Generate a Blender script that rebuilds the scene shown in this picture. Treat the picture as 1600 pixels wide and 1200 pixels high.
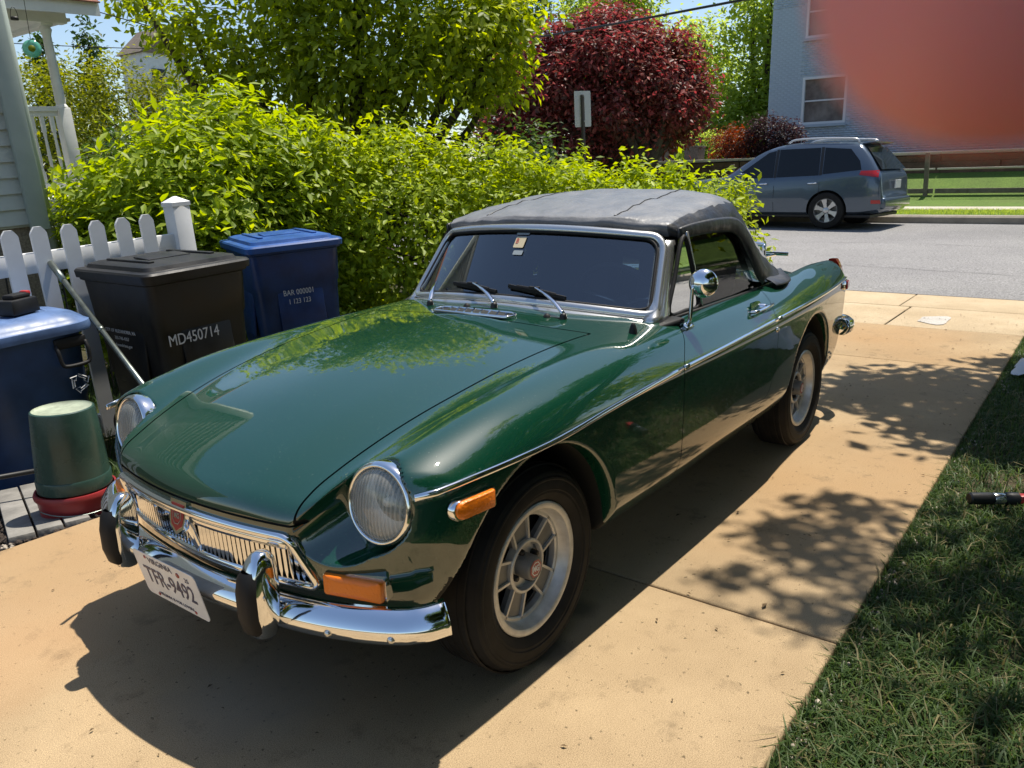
import bpy, bmesh, math, random
import numpy as np
from mathutils import Matrix, Vector
PI = math.pi
for o in list(bpy.data.objects):
    bpy.data.objects.remove(o, do_unlink=True)
SC = bpy.context.scene
COL = SC.collection
# ------------------------------------------------------------------ camera, sky, sun, exposure
CAM_P = Vector((1.65480533, 1.86352344, 1.37191525))
yaw, pit, rol = math.radians(217.24968648), math.radians(14.65582216), math.radians(-1.55171767)
_f = Vector((math.cos(yaw) * math.cos(pit), math.sin(yaw) * math.cos(pit), -math.sin(pit)))
_r = _f.cross(Vector((0, 0, 1))).normalized()
_u = _r.cross(_f)
CR = _r * math.cos(rol) + _u * math.sin(rol)
CU = -_r * math.sin(rol) + _u * math.cos(rol)
CF = _f
camd = bpy.data.cameras.new('camera')
camd.sensor_width = 36.0
camd.lens = 1241.1 / 1600 * 36
camd.clip_start = 0.004
camd.clip_end = 900
cam = bpy.data.objects.new('camera', camd)
COL.objects.link(cam)
_m = Matrix((CR, CU, -CF)).transposed().to_4x4()
_m.translation = CAM_P
cam.matrix_world = _m
SC.camera = cam
camd.dof.use_dof = True
camd.dof.focus_distance = 4.2
camd.dof.aperture_fstop = 18.0          # a phone's 3 mm pupil: only the fingertip at the lens blurs

SUN = Vector((-0.325, 0.045, 0.93)).normalized()     # direction towards the sun
world = bpy.data.worlds.new('World')
SC.world = world
world.use_nodes = True
wn = world.node_tree
sky = wn.nodes.new('ShaderNodeTexSky')
sky.sky_type = 'NISHITA'
sky.sun_disc = False
sky.sun_elevation = math.asin(SUN.z)
sky.sun_rotation = math.atan2(SUN.x, SUN.y)
sky.air_density = 1.0
sky.dust_density = 0.6
sky.ozone_density = 1.0
wn.links.new(sky.outputs[0], wn.nodes['Background'].inputs[0])
wn.nodes['Background'].inputs[1].default_value = 0.12
sund = bpy.data.lights.new('sun', 'SUN')
sund.energy = 5.0
sund.angle = math.radians(0.55)
sund.color = (1.0, 0.93, 0.82)
suno = bpy.data.objects.new('sun', sund)
COL.objects.link(suno)
suno.rotation_euler = SUN.to_track_quat('Z', 'Y').to_euler()
SC.view_settings.view_transform = 'Standard'
SC.view_settings.look = 'None'
SC.view_settings.gamma = 1
SC.view_settings.use_curve_mapping = False
SC.view_settings.exposure = 0.42
SC.cycles.max_bounces = 8
SC.cycles.transparent_max_bounces = 16
SC.cycles.sample_clamp_indirect = 6
random.seed(5)
RNG = np.random.default_rng(7)

# ------------------------------------------------------------------ helpers
def tag(o, label=None, cat=None, group=None, kind=None):
    if label: o['label'] = label
    if cat: o['category'] = cat
    if group: o['group'] = group
    if kind: o['kind'] = kind
    return o

def thing(name, label, cat, loc=(0, 0, 0), rot=(0, 0, 0), group=None):
    o = bpy.data.objects.new(name, None)
    o.empty_display_size = 0.1
    COL.objects.link(o)
    o.location = loc
    o.rotation_euler = rot
    return tag(o, label, cat, group)

def link_mesh(name, me, m=None, parent=None, kind=None):
    o = bpy.data.objects.new(name, me)
    COL.objects.link(o)
    if m is not None:
        if isinstance(m, (list, tuple)):
            for k in m: me.materials.append(k)
        elif len(me.materials) == 0:
            me.materials.append(m)
    if parent is not None: o.parent = parent
    if kind: o['kind'] = kind
    return o

def from_bm(name, bm, m, parent=None, smooth=False, kind=None, ang=None):
    me = bpy.data.meshes.new(name)
    bmesh.ops.recalc_face_normals(bm, faces=bm.faces)
    bm.to_mesh(me)
    bm.free()
    if smooth or ang:
        me.polygons.foreach_set('use_smooth', [True] * len(me.polygons))
        if ang: me.set_sharp_from_angle(angle=math.radians(ang))
    return link_mesh(name, me, m, parent, kind)

def from_arrays(name, V, F, m, parent=None, smooth=False, normals=None, kind=None):
    """V (n,3); F (m,3) or (m,4) int arrays."""
    V = np.ascontiguousarray(V, dtype=np.float32)
    F = np.ascontiguousarray(F, dtype=np.int32)
    me = bpy.data.meshes.new(name)
    k = F.shape[1]
    me.vertices.add(len(V)); me.vertices.foreach_set('co', V.ravel())
    me.loops.add(F.size); me.loops.foreach_set('vertex_index', F.ravel())
    me.polygons.add(len(F))
    me.polygons.foreach_set('loop_start', np.arange(0, F.size, k, dtype=np.int32))
    me.polygons.foreach_set('loop_total', np.full(len(F), k, dtype=np.int32))
    if smooth or normals is not None:
        me.polygons.foreach_set('use_smooth', np.ones(len(F), dtype=bool))
    me.update(calc_edges=True)
    me.validate()
    if normals is not None and len(me.vertices) == len(V):
        me.normals_split_custom_set_from_vertices(np.asarray(normals, dtype=np.float32).tolist())
    return link_mesh(name, me, m, parent, kind)

def bm_box(bm, c, s, rot=None, bevel=0.0, seg=2, taper=None):
    """axis box centre c, full size s; optional 3x3 rotation; taper scales the bottom in x,y."""
    geom = bmesh.ops.create_cube(bm, size=1.0)
    vs = geom['verts']
    for v in vs:
        k = 1.0
        if taper and v.co.z < 0: v.co.x *= taper; v.co.y *= taper
        v.co = Vector((v.co.x * s[0], v.co.y * s[1], v.co.z * s[2]))
    if bevel > 0:
        es = list({e for v in vs for e in v.link_edges})
        r = bmesh.ops.bevel(bm, geom=es, offset=bevel, segments=seg, affect='EDGES', profile=0.5)
        vs = list({v for v in r['verts']} | {v for v in vs if v.is_valid})
    for v in vs:
        if rot is not None: v.co = rot @ v.co
        v.co += Vector(c)
    return vs

def frames(P, closed=False):
    P = [Vector(p) for p in P]
    n = len(P)
    T = []
    for i in range(n):
        a = P[(i - 1) % n] if (closed or i > 0) else P[0]
        b = P[(i + 1) % n] if (closed or i < n - 1) else P[-1]
        T.append((b - a).normalized())
    return P, T

def bm_tube(bm, P, r, n=8, closed=False, caps=True, up=None, sx=1.0, sy=1.0):
    """tube of radius r (number or list) along P; elliptical by sx, sy (sy along `up`)."""
    P, T = frames(P, closed)
    ref = Vector(up) if up is not None else (Vector((0, 0, 1)) if abs(T[0].z) < 0.9 else Vector((1, 0, 0)))
    rings = []
    for i, p in enumerate(P):
        t = T[i]
        b = ref - t * ref.dot(t)
        if b.length < 1e-5: b = Vector((1, 0, 0)) - t * t.x
        b.normalize()
        a = t.cross(b)
        if up is None: ref = b
        rr = r[i] if isinstance(r, (list, tuple)) else r
        rings.append([bm.verts.new(p + a * (math.cos(2 * PI * k / n) * rr * sx) + b * (math.sin(2 * PI * k / n) * rr * sy)) for k in range(n)])
    m = len(rings)
    for i in range(m if closed else m - 1):
        A, B = rings[i], rings[(i + 1) % m]
        for k in range(n):
            bm.faces.new((A[k], A[(k + 1) % n], B[(k + 1) % n], B[k]))
    if caps and not closed:
        bm.faces.new(rings[0][::-1]); bm.faces.new(rings[-1])
    return rings

def bm_sweep(bm, P, prof, up=(0, 0, 1), closed=False, caps=True, close_prof=True):
    """sweep a 2-D profile [(a, b)] (a across, b along `up`) along P."""
    P, T = frames(P, closed)
    rings = []
    for i, p in enumerate(P):
        u = up[i] if isinstance(up, list) else up
        u = Vector(u)
        t = T[i]
        b = (u - t * u.dot(t)).normalized()
        a = t.cross(b)
        pr = prof[i] if isinstance(prof[0][0], (tuple, list)) else prof
        rings.append([bm.verts.new(p + a * q[0] + b * q[1]) for q in pr])
    n = len(rings[0]); m = len(rings)
    for i in range(m if closed else m - 1):
        A, B = rings[i], rings[(i + 1) % m]
        for k in range(n if close_prof else n - 1):
            bm.faces.new((A[k], A[(k + 1) % n], B[(k + 1) % n], B[k]))
    if caps and not closed and close_prof:
        bm.faces.new(rings[0][::-1]); bm.faces.new(rings[-1])
    return rings

def bm_lathe(bm, prof, n=32, axis='Z', o=(0, 0, 0), closed=False, M=None):
    """revolve [(radius, height)] about an axis through o."""
    rings = []
    for (r, h) in prof:
        ring = []
        for k in range(n):
            a = 2 * PI * k / n
            if axis == 'Z': c = Vector((r * math.cos(a), r * math.sin(a), h))
            elif axis == 'Y': c = Vector((r * math.sin(a), h, r * math.cos(a)))
            else: c = Vector((h, r * math.cos(a), r * math.sin(a)))
            if M is not None: c = M @ c
            ring.append(bm.verts.new(c + Vector(o)))
        rings.append(ring)
    m = len(rings)
    for i in range(m if closed else m - 1):
        A, B = rings[i], rings[(i + 1) % m]
        for k in range(n):
            bm.faces.new((A[k], A[(k + 1) % n], B[(k + 1) % n], B[k]))
    return rings

def bm_prism(bm, poly, d0, d1, fn):
    """extrude a 2-D polygon between depths; fn(u, v, d) -> point."""
    A = [bm.verts.new(fn(u, v, d0)) for u, v in poly]
    B = [bm.verts.new(fn(u, v, d1)) for u, v in poly]
    n = len(poly)
    bm.faces.new(A[::-1]); bm.faces.new(B)
    for k in range(n):
        bm.faces.new((A[k], A[(k + 1) % n], B[(k + 1) % n], B[k]))

def bm_loft(bm, rows, closed_v=False):
    R = [[bm.verts.new(p) for p in row] for row in rows]
    for i in range(len(R) - 1):
        n = len(R[i])
        for k in range(n if closed_v else n - 1):
            bm.faces.new((R[i][k], R[i][(k + 1) % n], R[i + 1][(k + 1) % n], R[i + 1][k]))
    return R

def catmull(P, n=6, closed=False):
    P = [Vector(p) for p in P]
    out = []
    m = len(P)
    for i in range(m if closed else m - 1):
        p0 = P[(i - 1) % m] if (closed or i > 0) else P[0] * 2 - P[1]
        p1 = P[i]; p2 = P[(i + 1) % m]
        p3 = P[(i + 2) % m] if (closed or i + 2 < m) else P[-1] * 2 - P[-2]
        for k in range(n):
            t = k / n
            out.append(0.5 * ((2 * p1) + (p2 - p0) * t + (2 * p0 - 5 * p1 + 4 * p2 - p3) * t * t + (3 * p1 - p0 - 3 * p2 + p3) * t ** 3))
    if not closed: out.append(P[-1])
    return out

def rrect(w, h, r, n=4, cx=0.0, cy=0.0):
    out = []
    for (sx, sy, a0) in ((1, 1, 0), (-1, 1, 90), (-1, -1, 180), (1, -1, 270)):
        for k in range(n + 1):
            a = math.radians(a0 + 90 * k / n)
            out.append((cx + sx * (w / 2 - r) + r * math.cos(a), cy + sy * (h / 2 - r) + r * math.sin(a)))
    return out

def text_mesh(name, s, size, m, parent, M, depth=0.0006, align='CENTER', sx=1.0, bold=0.0):
    cu = bpy.data.curves.new(name, 'FONT')
    cu.body = s
    cu.size = size
    cu.extrude = depth
    cu.offset = bold
    cu.align_x = align
    cu.align_y = 'CENTER'
    cu.resolution_u = 3
    t = bpy.data.objects.new('tmp_text', cu)
    COL.objects.link(t)
    dg = bpy.context.evaluated_depsgraph_get()
    me = bpy.data.meshes.new_from_object(t.evaluated_get(dg))
    bpy.data.objects.remove(t, do_unlink=True)
    me.name = name
    me.materials.clear()
    me.transform(M @ Matrix.Diagonal((sx, 1, 1, 1)))
    return link_mesh(name, me, m, parent)

def basis(o, x, y):
    """matrix with given local x, y axes (z = x cross y) at o."""
    x = Vector(x).normalized(); z = x.cross(Vector(y)).normalized(); y = z.cross(x)
    M = Matrix((x, y, z)).transposed().to_4x4()
    M.translation = Vector(o)
    return M

# ------------------------------------------------------------------ materials
def _nodes(name):
    m = bpy.data.materials.new(name)
    m.use_nodes = True
    nt = m.node_tree
    return m, nt, nt.nodes['Principled BSDF']

def mat(name, col, rough=0.5, metal=0.0, spec=0.5, coat=0.0, var=0.0, scale=8.0, bump=0.0, bscale=60.0, trans=0.0, alt=None, detail=4.0, coat_rough=0.03, rvar=0.0, ior=1.45, bdist=0.01):
    m, nt, b = _nodes(name)
    b.inputs['Base Color'].default_value = (*col, 1)
    b.inputs['Roughness'].default_value = rough
    b.inputs['Metallic'].default_value = metal
    b.inputs['Specular IOR Level'].default_value = spec
    b.inputs['Coat Weight'].default_value = coat
    b.inputs['Coat Roughness'].default_value = coat_rough
    b.inputs['Transmission Weight'].default_value = trans
    b.inputs['IOR'].default_value = ior
    L = nt.links.new
    if var > 0 or bump > 0 or rvar > 0:
        tc = nt.nodes.new('ShaderNodeTexCoord')
    if var > 0 or rvar > 0:
        n = nt.nodes.new('ShaderNodeTexNoise')
        n.inputs['Scale'].default_value = scale
        n.inputs['Detail'].default_value = detail
        n.inputs['Roughness'].default_value = 0.6
        L(tc.outputs['Object'], n.inputs['Vector'])
        if var > 0:
            mx = nt.nodes.new('ShaderNodeMix'); mx.data_type = 'RGBA'
            rp = nt.nodes.new('ShaderNodeMapRange')
            rp.inputs['From Min'].default_value = 0.3; rp.inputs['From Max'].default_value = 0.7
            L(n.outputs['Fac'], rp.inputs['Value']); L(rp.outputs[0], mx.inputs['Factor'])
            a = alt if alt else tuple(c * (1 - var) for c in col)
            c2 = col if alt else tuple(min(1, c * (1 + var)) for c in col)
            mx.inputs['A'].default_value = (*a, 1); mx.inputs['B'].default_value = (*c2, 1)
            L(mx.outputs['Result'], b.inputs['Base Color'])
        if rvar > 0:
            r2 = nt.nodes.new('ShaderNodeMapRange')
            r2.inputs['From Min'].default_value = 0.3; r2.inputs['From Max'].default_value = 0.7
            r2.inputs['To Min'].default_value = max(0.0, rough - rvar); r2.inputs['To Max'].default_value = rough + rvar
            L(n.outputs['Fac'], r2.inputs['Value']); L(r2.outputs[0], b.inputs['Roughness'])
    if bump > 0:
        n2 = nt.nodes.new('ShaderNodeTexNoise')
        n2.inputs['Scale'].default_value = bscale
        n2.inputs['Detail'].default_value = 5
        bp = nt.nodes.new('ShaderNodeBump')
        bp.inputs['Strength'].default_value = bump
        bp.inputs['Distance'].default_value = bdist
        L(tc.outputs['Object'], n2.inputs['Vector'])
        L(n2.outputs['Fac'], bp.inputs['Height']); L(bp.outputs['Normal'], b.inputs['Normal'])
    return m

def glass_mat(name, tint=(0.5, 0.55, 0.55), refl=0.04):
    """thin pane: tinted straight-through light plus a Fresnel reflection."""
    m = bpy.data.materials.new(name); m.use_nodes = True
    nt = m.node_tree; nt.nodes.clear()
    out = nt.nodes.new('ShaderNodeOutputMaterial')
    tr = nt.nodes.new('ShaderNodeBsdfTransparent'); tr.inputs[0].default_value = (*tint, 1)
    gl = nt.nodes.new('ShaderNodeBsdfGlossy'); gl.inputs['Roughness'].default_value = 0.01
    fr = nt.nodes.new('ShaderNodeFresnel'); fr.inputs['IOR'].default_value = 1.6
    ad = nt.nodes.new('ShaderNodeMath'); ad.operation = 'ADD'; ad.inputs[1].default_value = refl; ad.use_clamp = True
    mx = nt.nodes.new('ShaderNodeMixShader')
    L = nt.links.new
    L(fr.outputs[0], ad.inputs[0]); L(ad.outputs[0], mx.inputs[0])
    L(tr.outputs[0], mx.inputs[1]); L(gl.outputs[0], mx.inputs[2]); L(mx.outputs[0], out.inputs[0])
    return m

M = {}
# ------------------------------------------------------------------ ground, driveway, street
UP = Vector((0.0515, 0.0098, 0.9986))        # true vertical: the driveway itself slopes to the street
TILT = UP.to_track_quat('Z', 'Y').to_matrix()
TILT = Matrix.Rotation(math.atan2(UP.x, UP.z), 3, 'Y')
def zg(x):
    return 0.0 if x > -7.0 else 0.02 * (-7.0 - x)

def ground_mat(name, c1, c2, c3, scale=3.0, fine=240.0, rough=0.9, bump=0.10, dirt=0.0, stains=(), finec=0.35, bd=0.004):
    m, nt, b = _nodes(name)
    L = nt.links.new
    tc = nt.nodes.new('ShaderNodeTexCoord')
    b.inputs['Roughness'].default_value = rough
    b.inputs['Specular IOR Level'].default_value = 0.3
    n1 = nt.nodes.new('ShaderNodeTexNoise'); n1.inputs['Scale'].default_value = scale; n1.inputs['Detail'].default_value = 8; n1.inputs['Roughness'].default_value = .65
    n2 = nt.nodes.new('ShaderNodeTexNoise'); n2.inputs['Scale'].default_value = fine; n2.inputs['Detail'].default_value = 3
    n3 = nt.nodes.new('ShaderNodeTexNoise'); n3.inputs['Scale'].default_value = scale * .28; n3.inputs['Detail'].default_value = 4
    for n in (n1, n2, n3): L(tc.outputs['Object'], n.inputs['Vector'])
    def ramp(src, lo, hi):
        r = nt.nodes.new('ShaderNodeMapRange'); r.inputs['From Min'].default_value = lo; r.inputs['From Max'].default_value = hi
        L(src, r.inputs['Value']); return r.outputs[0]
    def mix(f, a, bb, blend='MIX'):
        x = nt.nodes.new('ShaderNodeMix'); x.data_type = 'RGBA'; x.blend_type = blend
        if isinstance(f, (int, float)): x.inputs['Factor'].default_value = f
        else: L(f, x.inputs['Factor'])
        for k, v in (('A', a), ('B', bb)):
            if isinstance(v, tuple): x.inputs[k].default_value = (*v, 1)
            else: L(v, x.inputs[k])
        return x.outputs['Result']
    c = mix(ramp(n1.outputs['Fac'], .32, .68), c1, c2)
    c = mix(ramp(n3.outputs['Fac'], .48, .70), c, c3)
    sp = nt.nodes.new('ShaderNodeMapRange'); sp.inputs['From Min'].default_value = .3; sp.inputs['From Max'].default_value = .7
    sp.inputs['To Min'].default_value = 1 - finec; sp.inputs['To Max'].default_value = 1 + finec
    L(n2.outputs['Fac'], sp.inputs['Value'])
    mul = nt.nodes.new('ShaderNodeVectorMath'); mul.operation = 'SCALE'
    L(c, mul.inputs[0]); L(sp.outputs[0], mul.inputs['Scale'])
    c = mul.outputs[0]
    if dirt > 0:
        n5 = nt.nodes.new('ShaderNodeTexNoise'); n5.inputs['Scale'].default_value = 7; n5.inputs['Detail'].default_value = 6; n5.inputs['Roughness'].default_value = .7
        L(tc.outputs['Object'], n5.inputs['Vector'])
        c = mix(ramp(n5.outputs['Fac'], .56, .78), c, tuple(q * (1 - dirt) for q in c1))
        n6 = nt.nodes.new('ShaderNodeTexNoise'); n6.inputs['Scale'].default_value = 55; n6.inputs['Detail'].default_value = 2
        L(tc.outputs['Object'], n6.inputs['Vector'])
        c = mix(ramp(n6.outputs['Fac'], .66, .74), c, tuple(q * (1 - dirt * 1.3) for q in c1))
    for (sx, sy, r, col, amt) in stains:
        vm = nt.nodes.new('ShaderNodeVectorMath'); vm.operation = 'DISTANCE'; vm.inputs[1].default_value = (sx, sy, 0)
        L(tc.outputs['Object'], vm.inputs[0])
        ad = nt.nodes.new('ShaderNodeMath'); ad.operation = 'MULTIPLY_ADD'; ad.inputs[1].default_value = r * 1.6
        L(n1.outputs['Fac'], ad.inputs[0]); L(vm.outputs['Value'], ad.inputs[2])
        rr = nt.nodes.new('ShaderNodeMapRange'); rr.inputs['From Min'].default_value = r * 1.75; rr.inputs['From Max'].default_value = r * 1.15
        rr.inputs['To Min'].default_value = 0; rr.inputs['To Max'].default_value = amt
        L(ad.outputs[0], rr.inputs['Value'])
        c = mix(rr.outputs[0], c, col)
    L(c, b.inputs['Base Color'])
    bp = nt.nodes.new('ShaderNodeBump'); bp.inputs['Strength'].default_value = bump; bp.inputs['Distance'].default_value = bd
    L(n2.outputs['Fac'], bp.inputs['Height']); L(bp.outputs['Normal'], b.inputs['Normal'])
    return m

M['concrete'] = ground_mat('driveway_concrete', (0.295, 0.212, 0.120), (0.405, 0.300, 0.176), (0.35, 0.225, 0.112), 1.6, 380, stains=(
    (-.06, .66, .10, (.10, .08, .055), .8), (-.32, .62, .08, (.12, .09, .06), .7), (.9, -.7, .45, (.42, .24, .12), .25), (.55, .1, .3, (.33, .29, .23), .35), (-3.6, .4, .5, (.32, .24, .15), .3)), finec=.46, dirt=.42)
M['apron'] = ground_mat('apron_concrete', (0.42, 0.325, 0.205), (0.50, 0.40, 0.265), (0.37, 0.28, 0.17), 2.5, 150, finec=.25, dirt=.2)
M['patch'] = ground_mat('patched_concrete', (0.42, 0.40, 0.36), (0.50, 0.47, 0.43), (0.40, 0.37, 0.33), 6, 150)
M['asphalt'] = ground_mat('street_asphalt', (0.205, 0.20, 0.20), (0.255, 0.25, 0.245), (0.185, 0.182, 0.18), .55, 55, finec=.5, bump=.5, bd=.008)
M['soil'] = ground_mat('lawn_soil', (0.045, 0.038, 0.018), (0.055, 0.060, 0.022), (0.075, 0.055, 0.032), 4, 70, bump=.8, bd=.02)
M['mulch'] = ground_mat('dark_mulch', (0.040, 0.030, 0.024), (0.075, 0.058, 0.048), (0.050, 0.036, 0.028), 14, 60, bump=1.0, bd=.03, finec=.6)
M['lawn_far'] = ground_mat('far_lawn', (0.085, 0.155, 0.026), (0.13, 0.21, 0.035), (0.11, 0.165, 0.035), 1.5, 45, bump=1.0, bd=.03, finec=.5)
M['kerb'] = ground_mat('kerb_concrete', (0.26, 0.23, 0.19), (0.36, 0.32, 0.26), (0.20, 0.18, 0.15), 3, 120)
M['walk'] = ground_mat('sidewalk_concrete', (0.46, 0.42, 0.35), (0.54, 0.49, 0.41), (0.42, 0.37, 0.30), 2, 120)

# one sheet to the horizon, following the fall of the street
def sheet(name, xs, y0, y1, dz, m, kind='structure', parent=None, ny=2):
    bm = bmesh.new()
    rows = []
    for x in xs:
        rows.append([(x, y0 + (y1 - y0) * k / (ny - 1), zg(x) + dz) for k in range(ny)])
    bm_loft(bm, rows)
    bmesh.ops.recalc_face_normals(bm, faces=bm.faces)
    return from_bm(name, bm, m, parent, kind=kind)
bm = bmesh.new()
bm_loft(bm, [[(x, -400, z), (x, 400, z)] for x, z in ((60, -.40), (-6.95, -.40), (-17.1, .06), (-17.2, .20), (-23.2, .34), (-24.7, .9), (-24.9, 1.66), (-60, 2.0), (-400, 6.0))])
from_bm('ground', bm, M['soil'], kind='structure')
# driveway slabs, lifted 10 cm bodies with open joints between them
drive = thing('driveway', 'old sand coloured concrete driveway in slabs under the green car', 'driveway')
def slab(name, x0, x1, y0, y1, z, m, parent, z0=-.09, bev=.008):
    bm = bmesh.new()
    bm_box(bm, ((x0 + x1) / 2, (y0 + y1) / 2, (z + z0) / 2), (abs(x1 - x0), abs(y1 - y0), z - z0), bevel=bev, seg=2)
    return from_bm(name, bm, m, parent, ang=50)
drive['kind'] = 'structure'
for k in ('category',): del drive[k]
del drive['label']
J = .009
for (a, b) in ((-.585, 4.2), (-4.52, -.585), (-5.95, -4.52)):
    slab('slab', a + J / 2, b - J / 2, -1.49, 1.355, 0.0, M['concrete'], drive)
slab('slab', -7.08, -5.95 - J, -2.3, .28, -.004, M['apron'], drive)
slab('slab', -7.08, -5.95 - J, .30, 1.9, -.002, M['apron'], drive)
ys = [-4.4, -2.6, -.95, .18, 1.32, 2.7, 4.2, 6.0]
gut = bpy.data.objects.new('gutter', None); COL.objects.link(gut); gut['kind'] = 'structure'
for a, b in zip(ys[:-1], ys[1:]):
    slab('gutter_slab', -7.95, -7.08 - J, a + .006, b - .006, -.006 + .006 * random.random(), M['apron'], gut)
bm = bmesh.new()                                        # pale repair patch in the apron
pts = [(-6.12 + .22 * math.cos(a) * (1 + .25 * math.sin(3 * a)), .62 + .16 * math.sin(a) * (1 + .3 * math.cos(2 * a)), 0.003) for a in np.linspace(0, 2 * PI, 19)[:-1]]
bm.faces.new([bm.verts.new((x - .25, y, z)) for x, y, z in pts])
from_bm('apron_patch', bm, M['patch'], drive)
sheet('road', [-7.955, -9, -12, -17.15], -120, 120, -.018, M['asphalt'])
bm = bmesh.new()
for yy in np.arange(-7.5, 12, 1.0):
    pass
def crack(P, w, m, name, z=-.013):
    bm = bmesh.new(); Pc = [Vector(p) for p in P]
    rows = []
    for i, p in enumerate(Pc):
        t = (Pc[min(i + 1, len(Pc) - 1)] - Pc[max(i - 1, 0)]).normalized(); n = Vector((-t.y, t.x, 0)) * w * (.5 + random.random())
        rows.append([(p.x - n.x, p.y - n.y, zg(p.x) + z), (p.x + n.x, p.y + n.y, zg(p.x) + z)])
    bm_loft(bm, rows)
    return from_bm(name, bm, m, kind='structure')
M['tar'] = mat('tar_seam', (0.15, 0.148, 0.145), rough=.85)
for (x0, y0, y1, w) in ((-9.9, -6, 5, .007), (-13.0, -3, 6, .006)):
    crack([(x0 + .14 * math.sin(y * 1.7) + .05 * random.uniform(-1, 1), y, 0) for y in np.arange(y0, y1, .35)], w, M['tar'], 'road_seam', -.013)
# far kerb, verge, pavement, lawn
bm = bmesh.new()
bm_prism(bm, [(-17.15, .08), (-17.15, .31), (-17.19, .345), (-17.32, .355), (-17.34, .08)], -80, 80, lambda u, v, d: Vector((u, d, v)))
from_bm('kerb', bm, M['kerb'], kind='structure')
bm = bmesh.new(); bm_loft(bm, [[(x, -120, z), (x, 120, z)] for x, z in ((-17.33, .355), (-18.9, .375))]); from_bm('verge', bm, M['lawn_far'], kind='structure')
bm = bmesh.new(); bm_loft(bm, [[(x, -120, z), (x, 120, z)] for x, z in ((-18.9, .385), (-20.2, .395))]); from_bm('sidewalk', bm, M['walk'], kind='structure')
bm = bmesh.new(); bm_loft(bm, [[(x, -150, z), (x, 150, z)] for x, z in ((-20.2, .39), (-23.2, .44), (-24.75, 1.14))]); from_bm('far_lawn', bm, M['lawn_far'], kind='structure')
# grass lying to the right of the drive; mulch bed and grass on its left
bm = bmesh.new(); bm_loft(bm, [[(x, 1.365, -.045), (x, 1.6, -.02), (x, 12, .05)] for x in (-7.0, -4, 0, 5)]); from_bm('lawn', bm, M['soil'], kind='structure')
LG = [(-1.50, -.045), (-1.70, -.06), (-2.0, -.11), (-2.6, -.22), (-3.4, -.26), (-6.0, -.28), (-12, -.10), (-40, .3)]
bm = bmesh.new(); bm_loft(bm, [[(x, y, z) for y, z in LG[:5]] for x in (.02, .5, 1.5, 4.2)]); from_bm('mulch_bed', bm, M['mulch'], kind='structure')
bm = bmesh.new(); bm_loft(bm, [[(x, y, z) for y, z in LG] for x in (-6.9, -5, -3, .02)]); bm_loft(bm, [[(x, y, z) for y, z in LG[4:]] for x in (.02, 4, 12)]); from_bm('side_lawn', bm, M['soil'], kind='structure')
# ------------------------------------------------------------------ the roadster's body: one implicit surface, meshed and cut into panels
def pchip(x, y, xq):
    x = np.asarray(x, float); y = np.asarray(y, float)
    h = np.diff(x); d = np.diff(y) / h
    m = np.zeros_like(y)
    for i in range(1, len(x) - 1):
        if d[i - 1] * d[i] > 0:
            w1 = 2 * h[i] + h[i - 1]; w2 = h[i] + 2 * h[i - 1]
            m[i] = (w1 + w2) / (w1 / d[i - 1] + w2 / d[i])
    m[0] = d[0]; m[-1] = d[-1]
    xq = np.clip(xq, x[0], x[-1])
    k = np.clip(np.searchsorted(x, xq) - 1, 0, len(x) - 2)
    t = (xq - x[k]) / h[k]
    return ((1 + 2 * t) * (1 - t) ** 2 * y[k] + t * (1 - t) ** 2 * h[k] * m[k] + t * t * (3 - 2 * t) * y[k + 1] + t * t * (t - 1) * h[k] * m[k + 1])

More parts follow.
